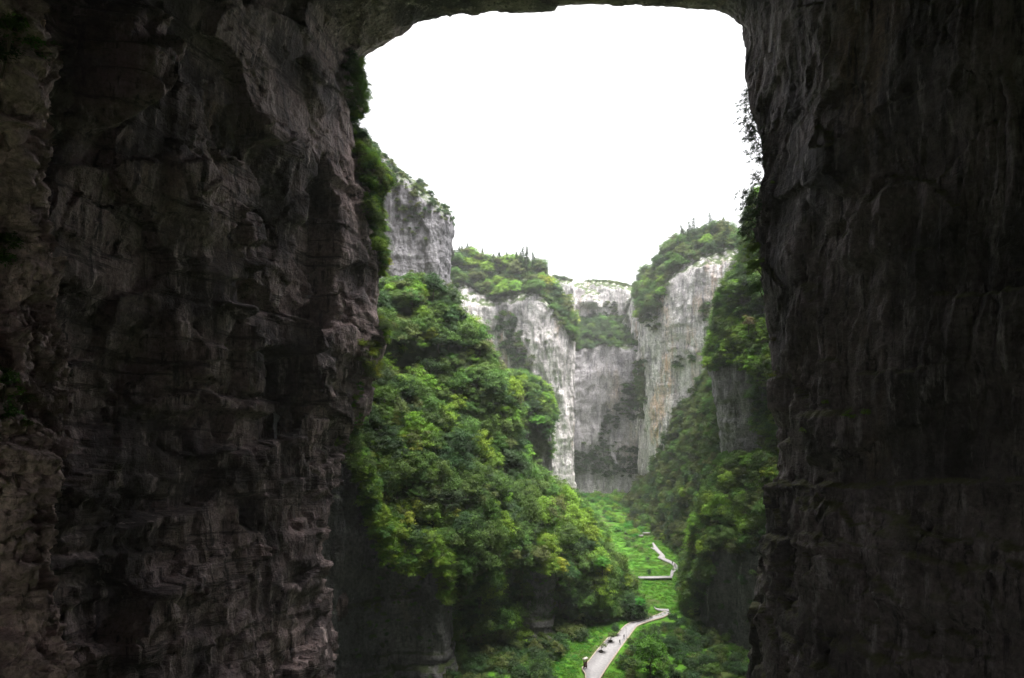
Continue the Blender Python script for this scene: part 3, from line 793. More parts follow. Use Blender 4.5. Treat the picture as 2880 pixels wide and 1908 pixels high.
def scatter(net, dens, poly=None, notpoly=(), nzmin=-2, sub=2, ymin=None):
    G = NETS[net][::sub, ::sub]
    a, b, c, d = G[:-1, :-1], G[:-1, 1:], G[1:, 1:], G[1:, :-1]
    ctr = ((a+b+c+d)/4).reshape(-1, 3); nn = np.cross(b-a, d-a).reshape(-1, 3)
    ar = np.linalg.norm(nn, axis=1); nn = nn/(ar[:, None]+1e-9)
    s = np.sign(np.sum(nn*(np.array([0, 0, CZ+60])-ctr), 1)); nn = nn*s[:, None]
    px, py = proj(ctr); ok = ctr[:, 1] > 20
    if poly is not None:
        m = np.zeros(len(px), bool)
        for pl in (poly if isinstance(poly[0], list) else [poly]): m |= inpoly(px, py, pl)
        ok &= m
    for pl in notpoly: ok &= ~inpoly(px, py, pl)
    w = ar*ok*dens
    n = rng.poisson(w); idx = np.repeat(np.arange(len(n)), n)
    if len(idx) == 0: return np.zeros((0, 3)), np.zeros((0, 3))
    j = rng.uniform(-.5, .5, (len(idx), 2, 1))
    e1 = (b-a).reshape(-1, 3)[idx]; e2 = (d-a).reshape(-1, 3)[idx]
    return ctr[idx]+e1*j[:, 0]+e2*j[:, 1], nn[idx]

TREES = []     # (key, pos, scale, zone phrase, group)
STUFF = {'thicket': [], 'meadow': []}
def grow(net, dens, mixd, size, zone, group, out=.4, up=-.6, stuff=None, **kw):
    P, N = scatter(net, dens, **kw)
    keys = list(mixd); w = np.array([mixd[k] for k in keys], float); w /= w.sum()
    patch = vn(P/11.0, 99) if len(P) else []
    for i in range(len(P)):
        u = (rng.uniform()*.6+.4*np.clip(.5+patch[i], 0, 1)); k = keys[min(len(keys)-1, int(np.searchsorted(np.cumsum(w), u)))]
        sc = rng.uniform(*size); pos = P[i]+N[i]*out*sc+np.array([0, 0, up*sc])
        if stuff: STUFF[stuff].append((k, pos, sc))
        else: TREES.append((k, pos, sc, zone, group))

EDGEBAND = [(962, 170), (1004, 170), (1012, 300), (1075, 460), (1130, 640), (1135, 760), (1100, 800), (1085, 960), (1066, 950), (1070, 760), (1040, 640), (1015, 480), (985, 330)]
# left hill
HM = {'dark': 4.2, 'mid': 3.6, 'olive': .8, 'fresh': 2.2, 'yellow': .5}
grow('hill', .062, HM, (.6, 1.3), 'on the steep hillside left of the path', 'trees on the left hillside', notpoly=[TIER])
grow('hill', .15, {'shrub_dark': 3, 'shrub_mid': 3, 'shrub_olive': 2, 'shrub_fresh': 2}, (.7, 1.5), '', '', stuff='thicket', notpoly=[TIER])
grow('hill', .05, {'fresh': 3, 'yellow': 2, 'mid': 1}, (.5, .95), 'on the steep hillside left of the path', 'trees on the left hillside', poly=[(940, 1120), (1060, 1090), (1280, 1300), (1280, 1560), (1020, 1560)])
# knob
grow('knob', .07, {'mid': 2, 'fresh': 1, 'dark': 2}, (.6, 1.0), 'on the rock knob behind the hill', 'trees capping the rock knob', poly=[(1380, 1000), (1580, 1000), (1580, 1210), (1520, 1200), (1440, 1190), (1380, 1180)])
grow('knob', .15, {'shrub_dark': 2, 'shrub_mid': 2}, (.7, 1.4), '', '', stuff='thicket', poly=[(1380, 1000), (1590, 1000), (1590, 1290), (1545, 1290), (1520, 1220), (1440, 1210), (1380, 1200)])
# rim of the left arch wall
grow('arch', .11, {'dark': 2, 'mid': 3, 'fresh': 3, 'olive': 1}, (.45, .85), 'clinging to the left wall rim', 'trees on the left arch rim', poly=EDGEBAND)
grow('arch', .45, {'shrub_dark': 2, 'shrub_mid': 3, 'shrub_olive': 2, 'shrub_fresh': 3}, (.6, 1.4), '', '', stuff='thicket', poly=EDGEBAND)
grow('arch', .6, {'shrub_yellow': 2, 'shrub_olive': 2}, (.5, 1.1), '', '', stuff='thicket', poly=[(1010, 965), (1050, 960), (1066, 1010), (1060, 1080), (1030, 1060), (1010, 1010)])
grow('arch', .5, {'shrub_fresh': 2, 'shrub_bright': 1}, (.3, .6), '', '', stuff='thicket', poly=[(1000, 1080), (1020, 1080), (1016, 1190), (996, 1190)])
# grey cliff
grow('midcliff', .025, {'dark': 3, 'olive': 2, 'sparse': 1}, (.25, .5), 'along the top of the grey cliff', 'small trees on the grey cliff', poly=[(1000, 330), (1080, 380), (1280, 560), (1280, 625), (1215, 600), (1150, 560), (1080, 500), (1000, 430)])
grow('midcliff', .13, {'shrub_dark': 3, 'shrub_olive': 2}, (.4, .9), '', '', stuff='thicket', poly=[[(1000, 330), (1080, 380), (1280, 580), (1280, 640), (1215, 610), (1150, 590), (1080, 530), (1000, 430)], [(1100, 520), (1180, 560), (1200, 680), (1130, 670)], [(1080, 790), (1280, 790), (1280, 900), (1080, 900)]])
# far left cliff
TOPL = [(1100, 680), (1560, 680), (1660, 860), (1640, 960), (1605, 960), (1570, 900), (1520, 830), (1460, 825), (1420, 850), (1380, 840), (1300, 805), (1100, 795)]
grow('farleft', .03, {'dark': 2, 'mid': 2, 'olive': 2, 'fresh': 2.4, 'yellow': 1.8}, (.55, 1.4), 'on top of the pale left cliff', 'trees on the pale left cliff top', poly=TOPL)
grow('farleft', .012, {'conifer': 1}, (.75, 1.3), 'on top of the pale left cliff', 'conifers on the pale left cliff top', poly=[(1280, 680), (1560, 680), (1570, 770), (1500, 770), (1280, 770)])
grow('farleft', .16, {'shrub_dark': 3, 'shrub_mid': 2, 'shrub_olive': 2}, (1.0, 1.9), '', '', stuff='thicket', poly=[TOPL, [(1395, 870), (1440, 880), (1480, 960), (1500, 1030), (1470, 1060), (1420, 1000), (1400, 930)], [(1430, 930), (1490, 960), (1490, 1060), (1440, 1040)], [(1300, 910), (1390, 915), (1380, 950), (1310, 935)]])
# back wall
grow('backwall', .04, {'dark': 3, 'mid': 2}, (.6, 1.0), 'on the green ledge above the back wall', 'trees on the ledge above the back wall', poly=[(1600, 850), (1820, 870), (1820, 962), (1600, 965)])
grow('backwall', .14, {'shrub_dark': 3, 'shrub_mid': 2}, (1.0, 2.0), '', '', stuff='thicket', poly=[(1590, 850), (1830, 850), (1830, 960), (1800, 990), (1765, 968), (1730, 985), (1690, 966), (1650, 992), (1610, 975), (1590, 1000)])
grow('backwall', .2, {'shrub_dark': 3, 'shrub_mid': 1}, (.7, 1.5), '', '', stuff='thicket', poly=[[(1745, 1080), (1800, 1050), (1815, 1110), (1780, 1190), (1750, 1160)], [(1690, 1180), (1740, 1130), (1760, 1160), (1720, 1220), (1680, 1250)], [(1590, 1290), (1640, 1250), (1680, 1260), (1700, 1230), (1760, 1260), (1810, 1250), (1820, 1330), (1760, 1345), (1640, 1330), (1590, 1340)]])
grow('upperback', .35, {'shrub_dark': 2, 'shrub_olive': 2}, (.5, 1.0), '', '', stuff='thicket', poly=[[(1540, 750), (1830, 770), (1830, 822), (1760, 806), (1700, 795), (1560, 790)], [(1700, 850), (1740, 840), (1740, 900), (1690, 900)]])
# far right cliff
TOPR = [(1780, 780), (1840, 760), (1870, 680), (1960, 630), (2160, 620), (2160, 685), (2060, 700), (1990, 718), (1930, 745), (1885, 785), (1858, 880), (1845, 940), (1800, 900)]
grow('farright', .03, {'dark': 3, 'mid': 3, 'olive': 2, 'fresh': 1.6}, (.5, 1.3), 'on top of the pale right cliff', 'trees on the pale right cliff top', poly=TOPR)
grow('farright', .012, {'conifer': 1}, (.75, 1.3), 'on top of the pale right cliff', 'conifers on the pale right cliff top', poly=[(1870, 640), (2160, 600), (2160, 690), (1900, 720)])
grow('farright', .16, {'shrub_dark': 3, 'shrub_mid': 2, 'shrub_olive': 2}, (.9, 1.8), '', '', stuff='thicket', poly=[TOPR, [(1975, 850), (2000, 850), (2000, 930), (1975, 930)], [(1905, 1000), (1930, 1000), (1925, 1040), (1905, 1040)], [(1940, 990), (1955, 985), (1955, 1020), (1940, 1020)], [(1790, 1010), (1815, 1010), (1815, 1180), (1795, 1180)]])
# talus
FARPATH = [(1760, 1470), (1838, 1500), (1870, 1545), (1915, 1580), (1925, 1640), (1760, 1640)]
grow('talus', .05, {'mid': 3, 'olive': 2, 'dark': 2, 'fresh': .6}, (.6, 1.05), 'on the slope under the pale right cliff', 'trees on the slope under the right cliff', notpoly=[FARPATH])
grow('talus', .16, {'shrub_mid': 3, 'shrub_olive': 3, 'shrub_dark': 2}, (.9, 1.8), '', '', stuff='thicket', notpoly=[FARPATH])
# right spur
SPV = [(2060, 560), (2200, 400), (2200, 1300), (2140, 1330), (2130, 1160), (2110, 1050), (2060, 1030), (2000, 1045), (1980, 950), (2030, 820)]
grow('spur', .09, {'dark': 3, 'mid': 3, 'olive': 1, 'fresh': 3.2}, (.6, 1.0), 'on the spur beside the right wall', 'trees on the right spur', poly=SPV)
grow('spur', .3, {'shrub_dark': 3, 'shrub_mid': 3, 'shrub_fresh': 2}, (.8, 1.5), '', '', stuff='thicket', poly=SPV)
# lower right
RLV = [(2030, 1270), (2200, 1270), (2200, 1480), (2130, 1560), (2070, 1560), (2030, 1500), (2010, 1560), (2000, 1640), (1960, 1740), (1950, 1820), (1860, 1790), (1860, 1600), (1930, 1440)]
grow('rightlow', .085, {'dark': 3, 'mid': 3, 'olive': 1, 'fresh': 2.6, 'yellow': .6}, (.55, 1.0), 'on the lower cliff right of the path', 'trees on the lower right cliff', poly=RLV)
grow('rightlow', .26, {'shrub_dark': 3, 'shrub_mid': 3, 'shrub_olive': 2, 'shrub_fresh': 1}, (.8, 1.6), '', '', stuff='thicket', poly=RLV)
grow('rightlow', .015, {'shrub_dark': 3, 'shrub_mid': 1}, (.6, 1.2), '', '', stuff='thicket', poly=[(1940, 1550), (2150, 1550), (2150, 1850), (1940, 1850)])
FRINGE = [(915, 1215), (985, 1225), (1075, 1260), (1135, 1480), (1190, 1540), (1300, 1535), (1300, 1625), (1200, 1620), (1120, 1610), (1050, 1560), (1015, 1440), (985, 1320)]
grow('lowcliff', .16, {'fresh': 3, 'mid': 3, 'olive': 1, 'dark': 1}, (.4, .8), 'spilling over the dark bottom left cliff', 'trees spilling over the dark left cliff', poly=FRINGE)
grow('lowcliff', .4, {'shrub_fresh': 3, 'shrub_mid': 3, 'shrub_olive': 1}, (.7, 1.4), '', '', stuff='thicket', poly=FRINGE)
grow('lowcliff', .06, {'shrub_dark': 2, 'shrub_mid': 2, 'shrub_olive': 1}, (.3, .75), '', '', stuff='thicket', poly=[(1000, 1450), (1570, 1560), (1570, 1800), (1000, 1850)])
grow('lowcliff', .05, {'fresh': 2, 'olive': 2}, (.35, .6), 'hanging down the corner of the dark bottom left cliff', 'trees down the dark cliff corner', poly=[(1190, 1500), (1280, 1500), (1282, 1690), (1240, 1700), (1215, 1600)])
grow('lowcliff', .8, {'shrub_olive': 2, 'shrub_fresh': 3}, (.6, 1.3), '', '', stuff='thicket', poly=[(1200, 1500), (1275, 1500), (1278, 1690), (1240, 1700), (1225, 1600)])

# valley floor scrub
PATHPOLY = [(1625, 1990), (1625, 1880), (1700, 1785), (1745, 1760), (1860, 1715), (1895, 1715), (1880, 1745), (1800, 1765), (1700, 1912), (1690, 1990)]
LSCRUB = [(900, 1700), (1330, 1690), (1560, 1690), (1640, 1760), (1660, 1775), (1640, 1800), (1580, 1850), (1560, 1905), (1560, 2000), (900, 2000)]
RSCRUB = [(1795, 1785), (1860, 1768), (1910, 1752), (1960, 1745), (2160, 1780), (2160, 2000), (1740, 2000), (1760, 1900), (1740, 1860), (1770, 1810)]
grow('ground', .10, {'shrub_olive': 3, 'shrub_dark': 3, 'shrub_mid': 2}, (.9, 1.9), '', '', up=-.1, stuff='thicket', poly=LSCRUB)
grow('ground', .016, {'mid': 1, 'olive': 1, 'dark': 2}, (.4, .7), 'in the scrub at the foot of the left cliff', 'small trees in the left scrub', up=-.3, poly=LSCRUB)
grow('ground', .11, {'shrub_olive': 3, 'shrub_dark': 3, 'shrub_mid': 2, 'shrub_fresh': 1}, (.7, 1.6), '', '', up=-.1, stuff='thicket', poly=RSCRUB)
grow('ground', .014, {'mid': 1, 'dark': 1}, (.4, .8), 'in the scrub right of the path', 'small trees in the right scrub', up=-.3, poly=[(1890, 1760), (1960, 1745), (2160, 1780), (2160, 2000), (1880, 2000)])
grow('ground', .05, {'shrub_bright': 3, 'shrub_fresh': 2, 'shrub_mid': 1}, (.8, 1.9), '', '', up=-.1, stuff='thicket', poly=[(1640, 1395), (1900, 1395), (1850, 1490), (1780, 1520), (1740, 1500), (1690, 1440)])
grow('ground', .02, {'shrub_mid': 1, 'shrub_olive': 1}, (.5, 1.3), '', '', up=-.1, stuff='thicket', poly=[(1760, 1500), (1850, 1500), (1835, 1560), (1770, 1550)])
grow('ground', .35, {'shrub_bright': 1}, (.22, .5), '', '', up=0, out=0, stuff='thicket', poly=[(1540, 2000), (1560, 1870), (1650, 1770), (1700, 1745), (1760, 1745), (1740, 1790), (1700, 1815), (1650, 1875), (1640, 2000)], notpoly=[PATHPOLY])
grow('ground', .3, {'shrub_bright': 1, 'shrub_olive': 1}, (.2, .45), '', '', up=0, out=0, stuff='thicket', poly=[(1690, 1990), (1700, 1905), (1790, 1770), (1850, 1760), (1780, 1900), (1760, 1990)], notpoly=[PATHPOLY])

# individual trees: the largest in view; the others go into the woods
sel = []
for t in TREES:
    hgt = 3.0*t[2]
    v = visible((t[1][0], t[1][1], t[1][2]+3.2*t[2]))
    sel.append((t, v, t[2]/t[1][1]))
br = sorted([s for s in sel if s[1] and s[0][0] != 'conifer'], key=lambda s: -s[2])
co = [s for s in sel if s[1] and s[0][0] == 'conifer']
keep = br[:288]+co[:60]
ids = set(id(s[0]) for s in keep)
for s in keep:
    k, pos, sc, zone, group = s[0]
    big = 'large ' if sc > 1.02 else 'small ' if sc < .72 else ''
    if zone.startswith('on the steep hillside'):
        qx, qy = CX+F*pos[0]/pos[1], CY+F*(CZ-pos[2])/pos[1]
        if qx > 1590: zone = ('at the hill foot beside the path bend' if qy > 1600 else 'on the hill end beside the meadow')
        elif qy < 1010: zone = 'on the hill top under the grey cliff'
        elif qx < 1090: zone = 'on the hillside against the dark left wall'
        elif qy > 1440: zone = ('above the undercut cliff at the hill foot' if qx > 1330 else 'low on the hill above the bottom left cliff')
        elif qx > 1400: zone = 'on the hillside below the rock knob'
        elif qy < 1230: zone = ('in the upper middle of the hillside' if qx < 1250 else 'on the right brow of the hillside')
        else: zone = ('in the lower middle of the hillside' if qx > 1240 else 'in the lower left of the hillside')
    place(k, tuple(pos), sc, random.uniform(0, 6.28), big+LAB[k]+' '+zone, big+LAB[k]+' '+zone, cat='conifer' if k == 'conifer' else 'tree', tilt=(random.gauss(0, .1), random.gauss(0, .1)), zs=random.uniform(.8, 1.45))
WOOD = [(s[0][0], s[0][1], s[0][2]) for s in sel if id(s[0]) not in ids]

# single trees and shrubs one can point to
ORD = ['topmost', 'second from the top', 'third from the top', 'fourth from the top', 'fifth from the top', 'sixth from the top', 'seventh from the top', 'eighth from the top', 'ninth from the top', 'tenth from the top', 'eleventh from the top', 'lowest']
place('bright', gnd(1831, 1905), 1.55, .4, 'lone vivid green young tree right of the near path', cat='tree', zs=1.25)
e = place('dark', gnd(1729, 1784), .52, 1.0, 'round dark bush at the left kerb of the path', cat='shrub', name='shrub')
place('yellow', at(1352, 1262, 243), .95, 0.3, 'pale yellow green layered tree in the middle of the left hillside', cat='tree')
place('fresh', at(1252, 1225, 232), 1.15, 0.3, 'tall light green tree standing out on the upper left hillside', cat='tree', zs=1.4)
place('bright', at(1512, 1205, 284), .9, 0.8, 'vivid green tree on the face of the dark rock knob', cat='tree')
place('bright', at(1695, 1610, 240), .9, 0.2, 'vivid green tree low on the right end of the left hillside', cat='tree')
place('bright', at(1800, 1715, 244), .7, 0.2, 'vivid green tree at the hill foot above the path bend', cat='tree')
place('fresh', at(1990, 1035, 254), .6, 0.9, 'light green bush jutting from the left edge of the right spur', cat='shrub', name='shrub')
place('brown', at(2105, 930, 236), .8, 0.9, 'pale brownish bare twigged tree among the right spur trees', cat='tree')
def silhouette(py_, x0=2030, x1=2230):
    for x in range(x0, x1, 3):
        d = Vector(at(x, py_, 300))-camv; d.normalize()
        h = bv[0].ray_cast(camv, d, 330)
        if h[0] is not None: return x, h[0]
    return x1, Vector(at(x1, py_, 155))
for on_, (py_, s_, tl) in enumerate(((265, .5, -.5), (300, .65, -.6), (345, .8, -.75), (395, .9, -.85), (440, .75, -.7), (500, .55, -.6), (545, .8, -.9), (585, .9, -.9), (620, .8, -.8), (660, .8, -.7), (700, .8, -.6), (750, .8, -.6), (810, .8, -.5))):
    x_, p = silhouette(py_)
    p = Vector(at(x_-3, py_+22, p.y+2.0))
    place('sparse' if py_ < 690 else random.choice(['mid', 'fresh', 'dark']), p, s_*(1.25 if py_ < 690 else .8), random.uniform(-.6, .6), ('thin dark tree overhanging the sky from the right wall, ' if py_ < 690 else 'leafy tree hanging on the edge of the right wall, ')+ORD[on_ if on_ < 10 else on_-10], 'trees overhanging from the right arch wall' if py_ < 690 else 'trees on the right arch edge', tilt=(0, tl))
for k_ in range(34):
    py_ = 205+k_*18.5+random.uniform(-8, 8)
    x_ = 1190
    while x_ > 900:
        d = Vector(at(x_, py_, 300))-camv; d.normalize()
        h = bv[0].ray_cast(camv, d, 330)
        if h[0] is not None: break
        x_ -= 3
    if h[0] is None: continue
    q = Vector(at(x_-random.uniform(-14, 26), py_+18, h[0].y+random.uniform(0, 3)))
    kk = random.choice(['mid', 'fresh', 'fresh', 'yellow', 'olive'] if py_ > 330 else ['dark', 'mid', 'fresh'])
    place(kk, q, random.uniform(.4, .72), random.uniform(0, 6), LAB[kk]+(' high' if py_ < 420 else ' low' if py_ > 620 else ' halfway up')+' on the left wall rim', LAB[kk]+(' high' if py_ < 420 else ' low' if py_ > 620 else ' halfway up')+' on the left wall rim', tilt=(0, random.uniform(.1, .5)))
for px_, py_, Y_, k, s_ in ((2390, 1180, 108, 'shrub_fresh', .8), (2440, 1165, 106, 'shrub_fresh', .6), (2325, 1135, 120, 'shrub_fresh', .5), (2262, 1215, 130, 'shrub_fresh', .6), (2175, 515, 142, 'shrub_fresh', .35), (2178, 960, 146, 'shrub_brown', .6), (2176, 1060, 146, 'shrub_yellow', .6)):
    d = Vector(at(px_, py_, 300))-camv; d.normalize()
    h = bv[0].ray_cast(camv, d, 400)
    p = h[0] if h[0] else Vector(at(px_, py_, Y_))
    place(k, p+Vector((-.3, -.2, -.2)), s_, random.uniform(0, 6), {2390: 'bright green bush on the right wall ledge, left of two', 2440: 'bright green bush on the right wall ledge, right of two', 2325: 'small bright green bush above the ledge on the right wall', 2262: 'bright green bush on the right wall just above the dark ledge', 2175: 'tiny green tuft high on the right wall beside the opening'}.get(px_) or {'shrub_fresh': 'small bright green bush growing on the dark right wall', 'shrub_brown': 'rusty brown bush on the edge of the right wall', 'shrub_yellow': 'yellow green creeper bush on the edge of the right wall'}[k], 'bushes on the right wall', cat='shrub')
for on_, (px_, py_, s_, k) in enumerate(sorted(((30, 90, 1.0, 'shrub_mid'), (70, 150, 1.1, 'shrub_mid'), (10, 170, .9, 'shrub_dark'), (150, 130, .7, 'shrub_mid'), (15, 690, .8, 'shrub_mid'), (5, 740, .8, 'shrub_mid'), (12, 1075, .8, 'shrub_mid'), (25, 1120, .8, 'shrub_fresh'), (10, 1180, .9, 'shrub_mid'), (85, 1120, .4, 'shrub_olive'), (80, 1185, .35, 'shrub_olive')), key=lambda t_: t_[1])):
    d = Vector(at(px_, py_, 300))-camv; d.normalize()
    p = None
    for b in bv[:2]:
        h = b.ray_cast(camv, d, 300)
        if h[0] is not None and (p is None or (h[0]-camv).length < (p-camv).length): p = h[0]
    if p is None: continue
    place(k, p+Vector((.1, -.4, -.4)), s_, random.uniform(0, 6), ('green bush high' if py_ < 300 else 'green bush halfway up' if py_ < 900 else 'green bush low')+' on the left edge buttress, '+ORD[min(on_, 11)], 'bushes on the left buttress', cat='shrub')
place('shrub_dark', gnd(1822, 1577), .9, 0, 'small dark bush on the open meadow, farther of two', cat='shrub')
place('shrub_dark', gnd(1826, 1612), .9, 1, 'small dark bush on the open meadow nearest the boardwalk', cat='shrub')
place('shrub_mid', gnd(1775, 1808), .9, 2, 'dark green bush on the grass right of the two walkers', cat='shrub')

# make sure that every prototype the woods need stands somewhere as a real plant
need = {}
for k, pos, sc in WOOD+STUFF['thicket']:
    need.setdefault(k, []).append((pos, sc))

def gn_scatter(name, items, label):
    """items: (key, pos, scale) -> one object of instanced plants"""
    if not items: return
    protos = []; index = {}
    for k in sorted(set(i[0] for i in items)):
        for j in range(len(PROTO[k])):
            if (k, j) not in FIRST:
                cand = need[k].pop() if need.get(k) else None
                pos, sc = cand if cand else ((0, 330, 0), 1)
                place(k, tuple(pos), sc, random.uniform(0, 6), {'shrub': 'low bush'}.get(k, (LAB.get(k) or k.split('_')[1]+' green low bush'))+' within the thicket on the slopes', 'bushes in the thicket', cat='tree' if k in LAB else 'shrub', var=j)
            index.setdefault(k, []).append(len(protos)); protos.append(FIRST[(k, j)])
    P = np.array([i[1] for i in items], np.float32)
    me = bpy.data.meshes.new(name); me.vertices.add(len(P)); me.vertices.foreach_set('co', P.ravel())
    ii = np.array([random.choice(index[i[0]]) for i in items], np.int32)
    a = me.attributes.new('pick', 'INT', 'POINT'); a.data.foreach_set('value', ii)
    a = me.attributes.new('size', 'FLOAT', 'POINT'); a.data.foreach_set('value', np.array([i[2] for i in items], np.float32))
    rot = np.stack([rng.normal(size=len(P))*.12, rng.normal(size=len(P))*.12, rng.uniform(0, 6.28, len(P))], -1).astype(np.float32)
    a = me.attributes.new('turn', 'FLOAT_VECTOR', 'POINT'); a.data.foreach_set('vector', rot.ravel())
    me.update()
    ob = link(name, me); tag(ob, label, kind='stuff')
    ng = bpy.data.node_groups.new(name, 'GeometryNodeTree')
    ng.interface.new_socket('Geometry', in_out='INPUT', socket_type='NodeSocketGeometry')
    ng.interface.new_socket('Geometry', in_out='OUTPUT', socket_type='NodeSocketGeometry')
    gi = ng.nodes.new('NodeGroupInput'); go = ng.nodes.new('NodeGroupOutput')
    iop = ng.nodes.new('GeometryNodeInstanceOnPoints')
    # one branch for each prototype keeps the order certain
    jn = ng.nodes.new('GeometryNodeJoinGeometry')
    def attr(nm, typ):
        n = ng.nodes.new('GeometryNodeInputNamedAttribute'); n.data_type = typ; n.inputs['Name'].default_value = nm
        return [o for o in n.outputs if o.enabled and o.name == 'Attribute'][0]
    pk, sz, tn = attr('pick', 'INT'), attr('size', 'FLOAT'), attr('turn', 'FLOAT_VECTOR')
    for j, o in enumerate(protos):
        cmp_ = ng.nodes.new('FunctionNodeCompare'); cmp_.data_type = 'INT'; cmp_.operation = 'EQUAL'
        ins = [s for s in cmp_.inputs if s.enabled]
        ng.links.new(pk, ins[0]); ins[1].default_value = j
        oi = ng.nodes.new('GeometryNodeObjectInfo'); oi.inputs['Object'].default_value = o; oi.inputs['As Instance'].default_value = True
        ip = ng.nodes.new('GeometryNodeInstanceOnPoints')
        ng.links.new(gi.outputs[0], ip.inputs['Points']); ng.links.new(cmp_.outputs[0], ip.inputs['Selection']); ng.links.new(oi.outputs['Geometry'], ip.inputs['Instance'])
        e2r = ng.nodes.new('FunctionNodeEulerToRotation'); ng.links.new(tn, e2r.inputs[0]); ng.links.new(e2r.outputs[0], ip.inputs['Rotation'])
        ng.links.new(sz, ip.inputs['Scale'])
        ng.links.new(ip.outputs[0], jn.inputs[0])
    ng.nodes.remove(iop)
    ng.links.new(jn.outputs[0], go.inputs[0])
    md = ob.modifiers.new('plants', 'NODES'); md.node_group = ng
    return ob
gn_scatter('woods', WOOD, 'dense woods covering the slopes and cliff tops')
gn_scatter('undergrowth', STUFF['thicket'], 'undergrowth and bushes covering slopes, ledges and valley floor')

# meadow grass
PM, _ = scatter('ground', .55, poly=[(1690, 1480), (1950, 1480), (1950, 1720), (1850, 1740), (1690, 1640)], sub=1)
PN, _ = scatter('ground', .9, poly=[(1500, 2000), (1560, 1860), (1650, 1770), (1780, 1740), (1870, 1745), (1800, 1800), (1800, 2000)], notpoly=[PATHPOLY], sub=1)
PA = np.concatenate([PM, PN])
g0 = link('grass_clump', TUFT); g0.location = gnd(1690, 1812); tag(g0, 'low clump of bright grass at the left kerb of the path', kind='stuff')
PROTO['tuft'] = ((TUFT, None),); FIRST[('tuft', 0)] = g0
gn_scatter('grass', [('tuft', p, s) for p, s in zip(PA, rng.uniform(.6, 1.4, len(PA)))], 'bright green grass of the valley meadow')

# ------------------------------------------------------------------ small things on the path
def small_tree_in_planter(px_, py_, label, lean):
    e = bpy.data.objects.new('planter_tree', None); C.objects.link(e); e.location = gnd(px_, py_, .02)
    tag(e, label, 'planter tree', 'trees in planters on the path')
    k = 10
    V = []; Q = []
    for z, r in ((0, .68), (.36, .74), (.36, .62), (.3, .6), (.32, 0.02)):
        for j in range(k): V.append((r*math.cos(j*2*math.pi/k), r*math.sin(j*2*math.pi/k), z))
    for i in range(4):
        for j in range(k): Q.append((i*k+j, i*k+(j+1) % k, (i+1)*k+(j+1) % k, (i+1)*k+j))
    link('planter', mesh_np('planter', V, Q, smooth=False), M['pot'], e)
    tv, tq = tube([(0, 0, .3), (lean*.3, 0, 1.2), (lean, .1, 2.0)], [.1, .08, .05])
    t2 = tube([(lean*.4, 0, 1.3), (lean*1.6, -.2, 2.1), (lean*2.3, -.3, 2.4)], [.06, .045, .02], 5)
    tv, tq = join([(tv, tq), t2])
    link('trunk', mesh_np('trunk', tv, tq), M['bark'], e)
    me, _ = crown_broad(300+int(px_), M['leaf_olive'], 1.25, .8, 0, 22, 26, .3, .34, .3)
    me.transform(__import__('mathutils').Matrix.Translation((lean*1.3, 0, 1.75)))
    link('crown', me, None, e)
small_tree_in_planter(1717, 1805, 'small leafy tree in a round planter, the farther on the path', .25)
small_tree_in_planter(1690, 1834, 'small leaning tree in a round planter, the nearer on the path', .55)

sg = bpy.data.objects.new('wooden_sign', None); C.objects.link(sg); sg.location = gnd(1646, 1880, .02); sg.rotation_euler = (0, 0, .35)
tag(sg, 'brown wooden sign board standing at the left edge of the near path', 'sign')
for sx in (-.5, .5):
    o = link('post', box_mesh('post', .2, .2, 3.0), M['wood'], sg); o.location = (sx, 0, 1.5)
o = link('board', box_mesh('board', .8, .12, 1.7), M['wood'], sg); o.location = (0, 0, 1.15)
V = np.array([(-.7, -.5, 2.7), (.7, -.5, 3.1), (.7, .5, 3.1), (-.7, .5, 2.7), (-.7, -.5, 2.85), (.7, -.5, 3.25), (.7, .5, 3.25), (-.7, .5, 2.85)])
link('roof', mesh_np('roof', V, [(0, 3, 2, 1), (4, 5, 6, 7), (0, 1, 5, 4), (1, 2, 6, 5), (2, 3, 7, 6), (3, 0, 4, 7)], smooth=False), M['panel'], sg)

lb = bpy.data.objects.new('kerb_post', None); C.objects.link(lb); lb.location = gnd(1679, 1827, -.1)  # plain small post with a wider pale head
tag(lb, 'short post with a pale head at the left kerb', 'lamp')
tv, tq = tube([(0, 0, 0), (0, 0, .8)], [.09, .08]); link('post', mesh_np('post', tv, tq), M['wood'], lb)
tv, tq = tube([(0, 0, .8), (0, 0, .85), (0, 0, 1.05), (0, 0, 1.12)], [.1, .2, .2, .04], 8); link('head', mesh_np('head', tv, tq), M['panel'], lb)
pl = bpy.data.objects.new('thin_pole', None); C.objects.link(pl); pl.location = gnd(1761, 1815, -.3)
tag(pl, 'thin tall grey pole at the right edge of the path', 'pole')
tv, tq = tube([(0, 0, 0), (0, 0, 3), (0, 0, 5.6)], [.06, .05, .035]); link('shaft', mesh_np('shaft', tv, tq), M['metal'], pl)
tv, tq = tube([(0, 0, 5.5), (0, 0, 5.75)], [.1, .08]); link('cap', mesh_np('cap', tv, tq), M['metal'], pl)

# low pale shelters at the end of the meadow
for px_, py_, sx_, lab in ((1764, 1503, 2.6, 'tiny pale low wall at the far left end of the meadow'), (1801, 1512, 3.0, 'tiny pale low wall in the middle of the far meadow'), (1818, 1505, 3.6, 'tiny pale low wall at the far meadow end below the trees')):
    w = bpy.data.objects.new('low_wall', None); C.objects.link(w); w.location = gnd(px_, py_, -.1); w.rotation_euler = (0, 0, .1)
    tag(w, lab, 'low wall')
    a = link('wall', box_mesh('wall', sx_, .5, 1.0), M['kerb'], w); a.location = (0, 0, .5)
    a = link('coping', box_mesh('coping', sx_+.2, .9, .16), M['path'], w); a.location = (0, 0, 1.08)

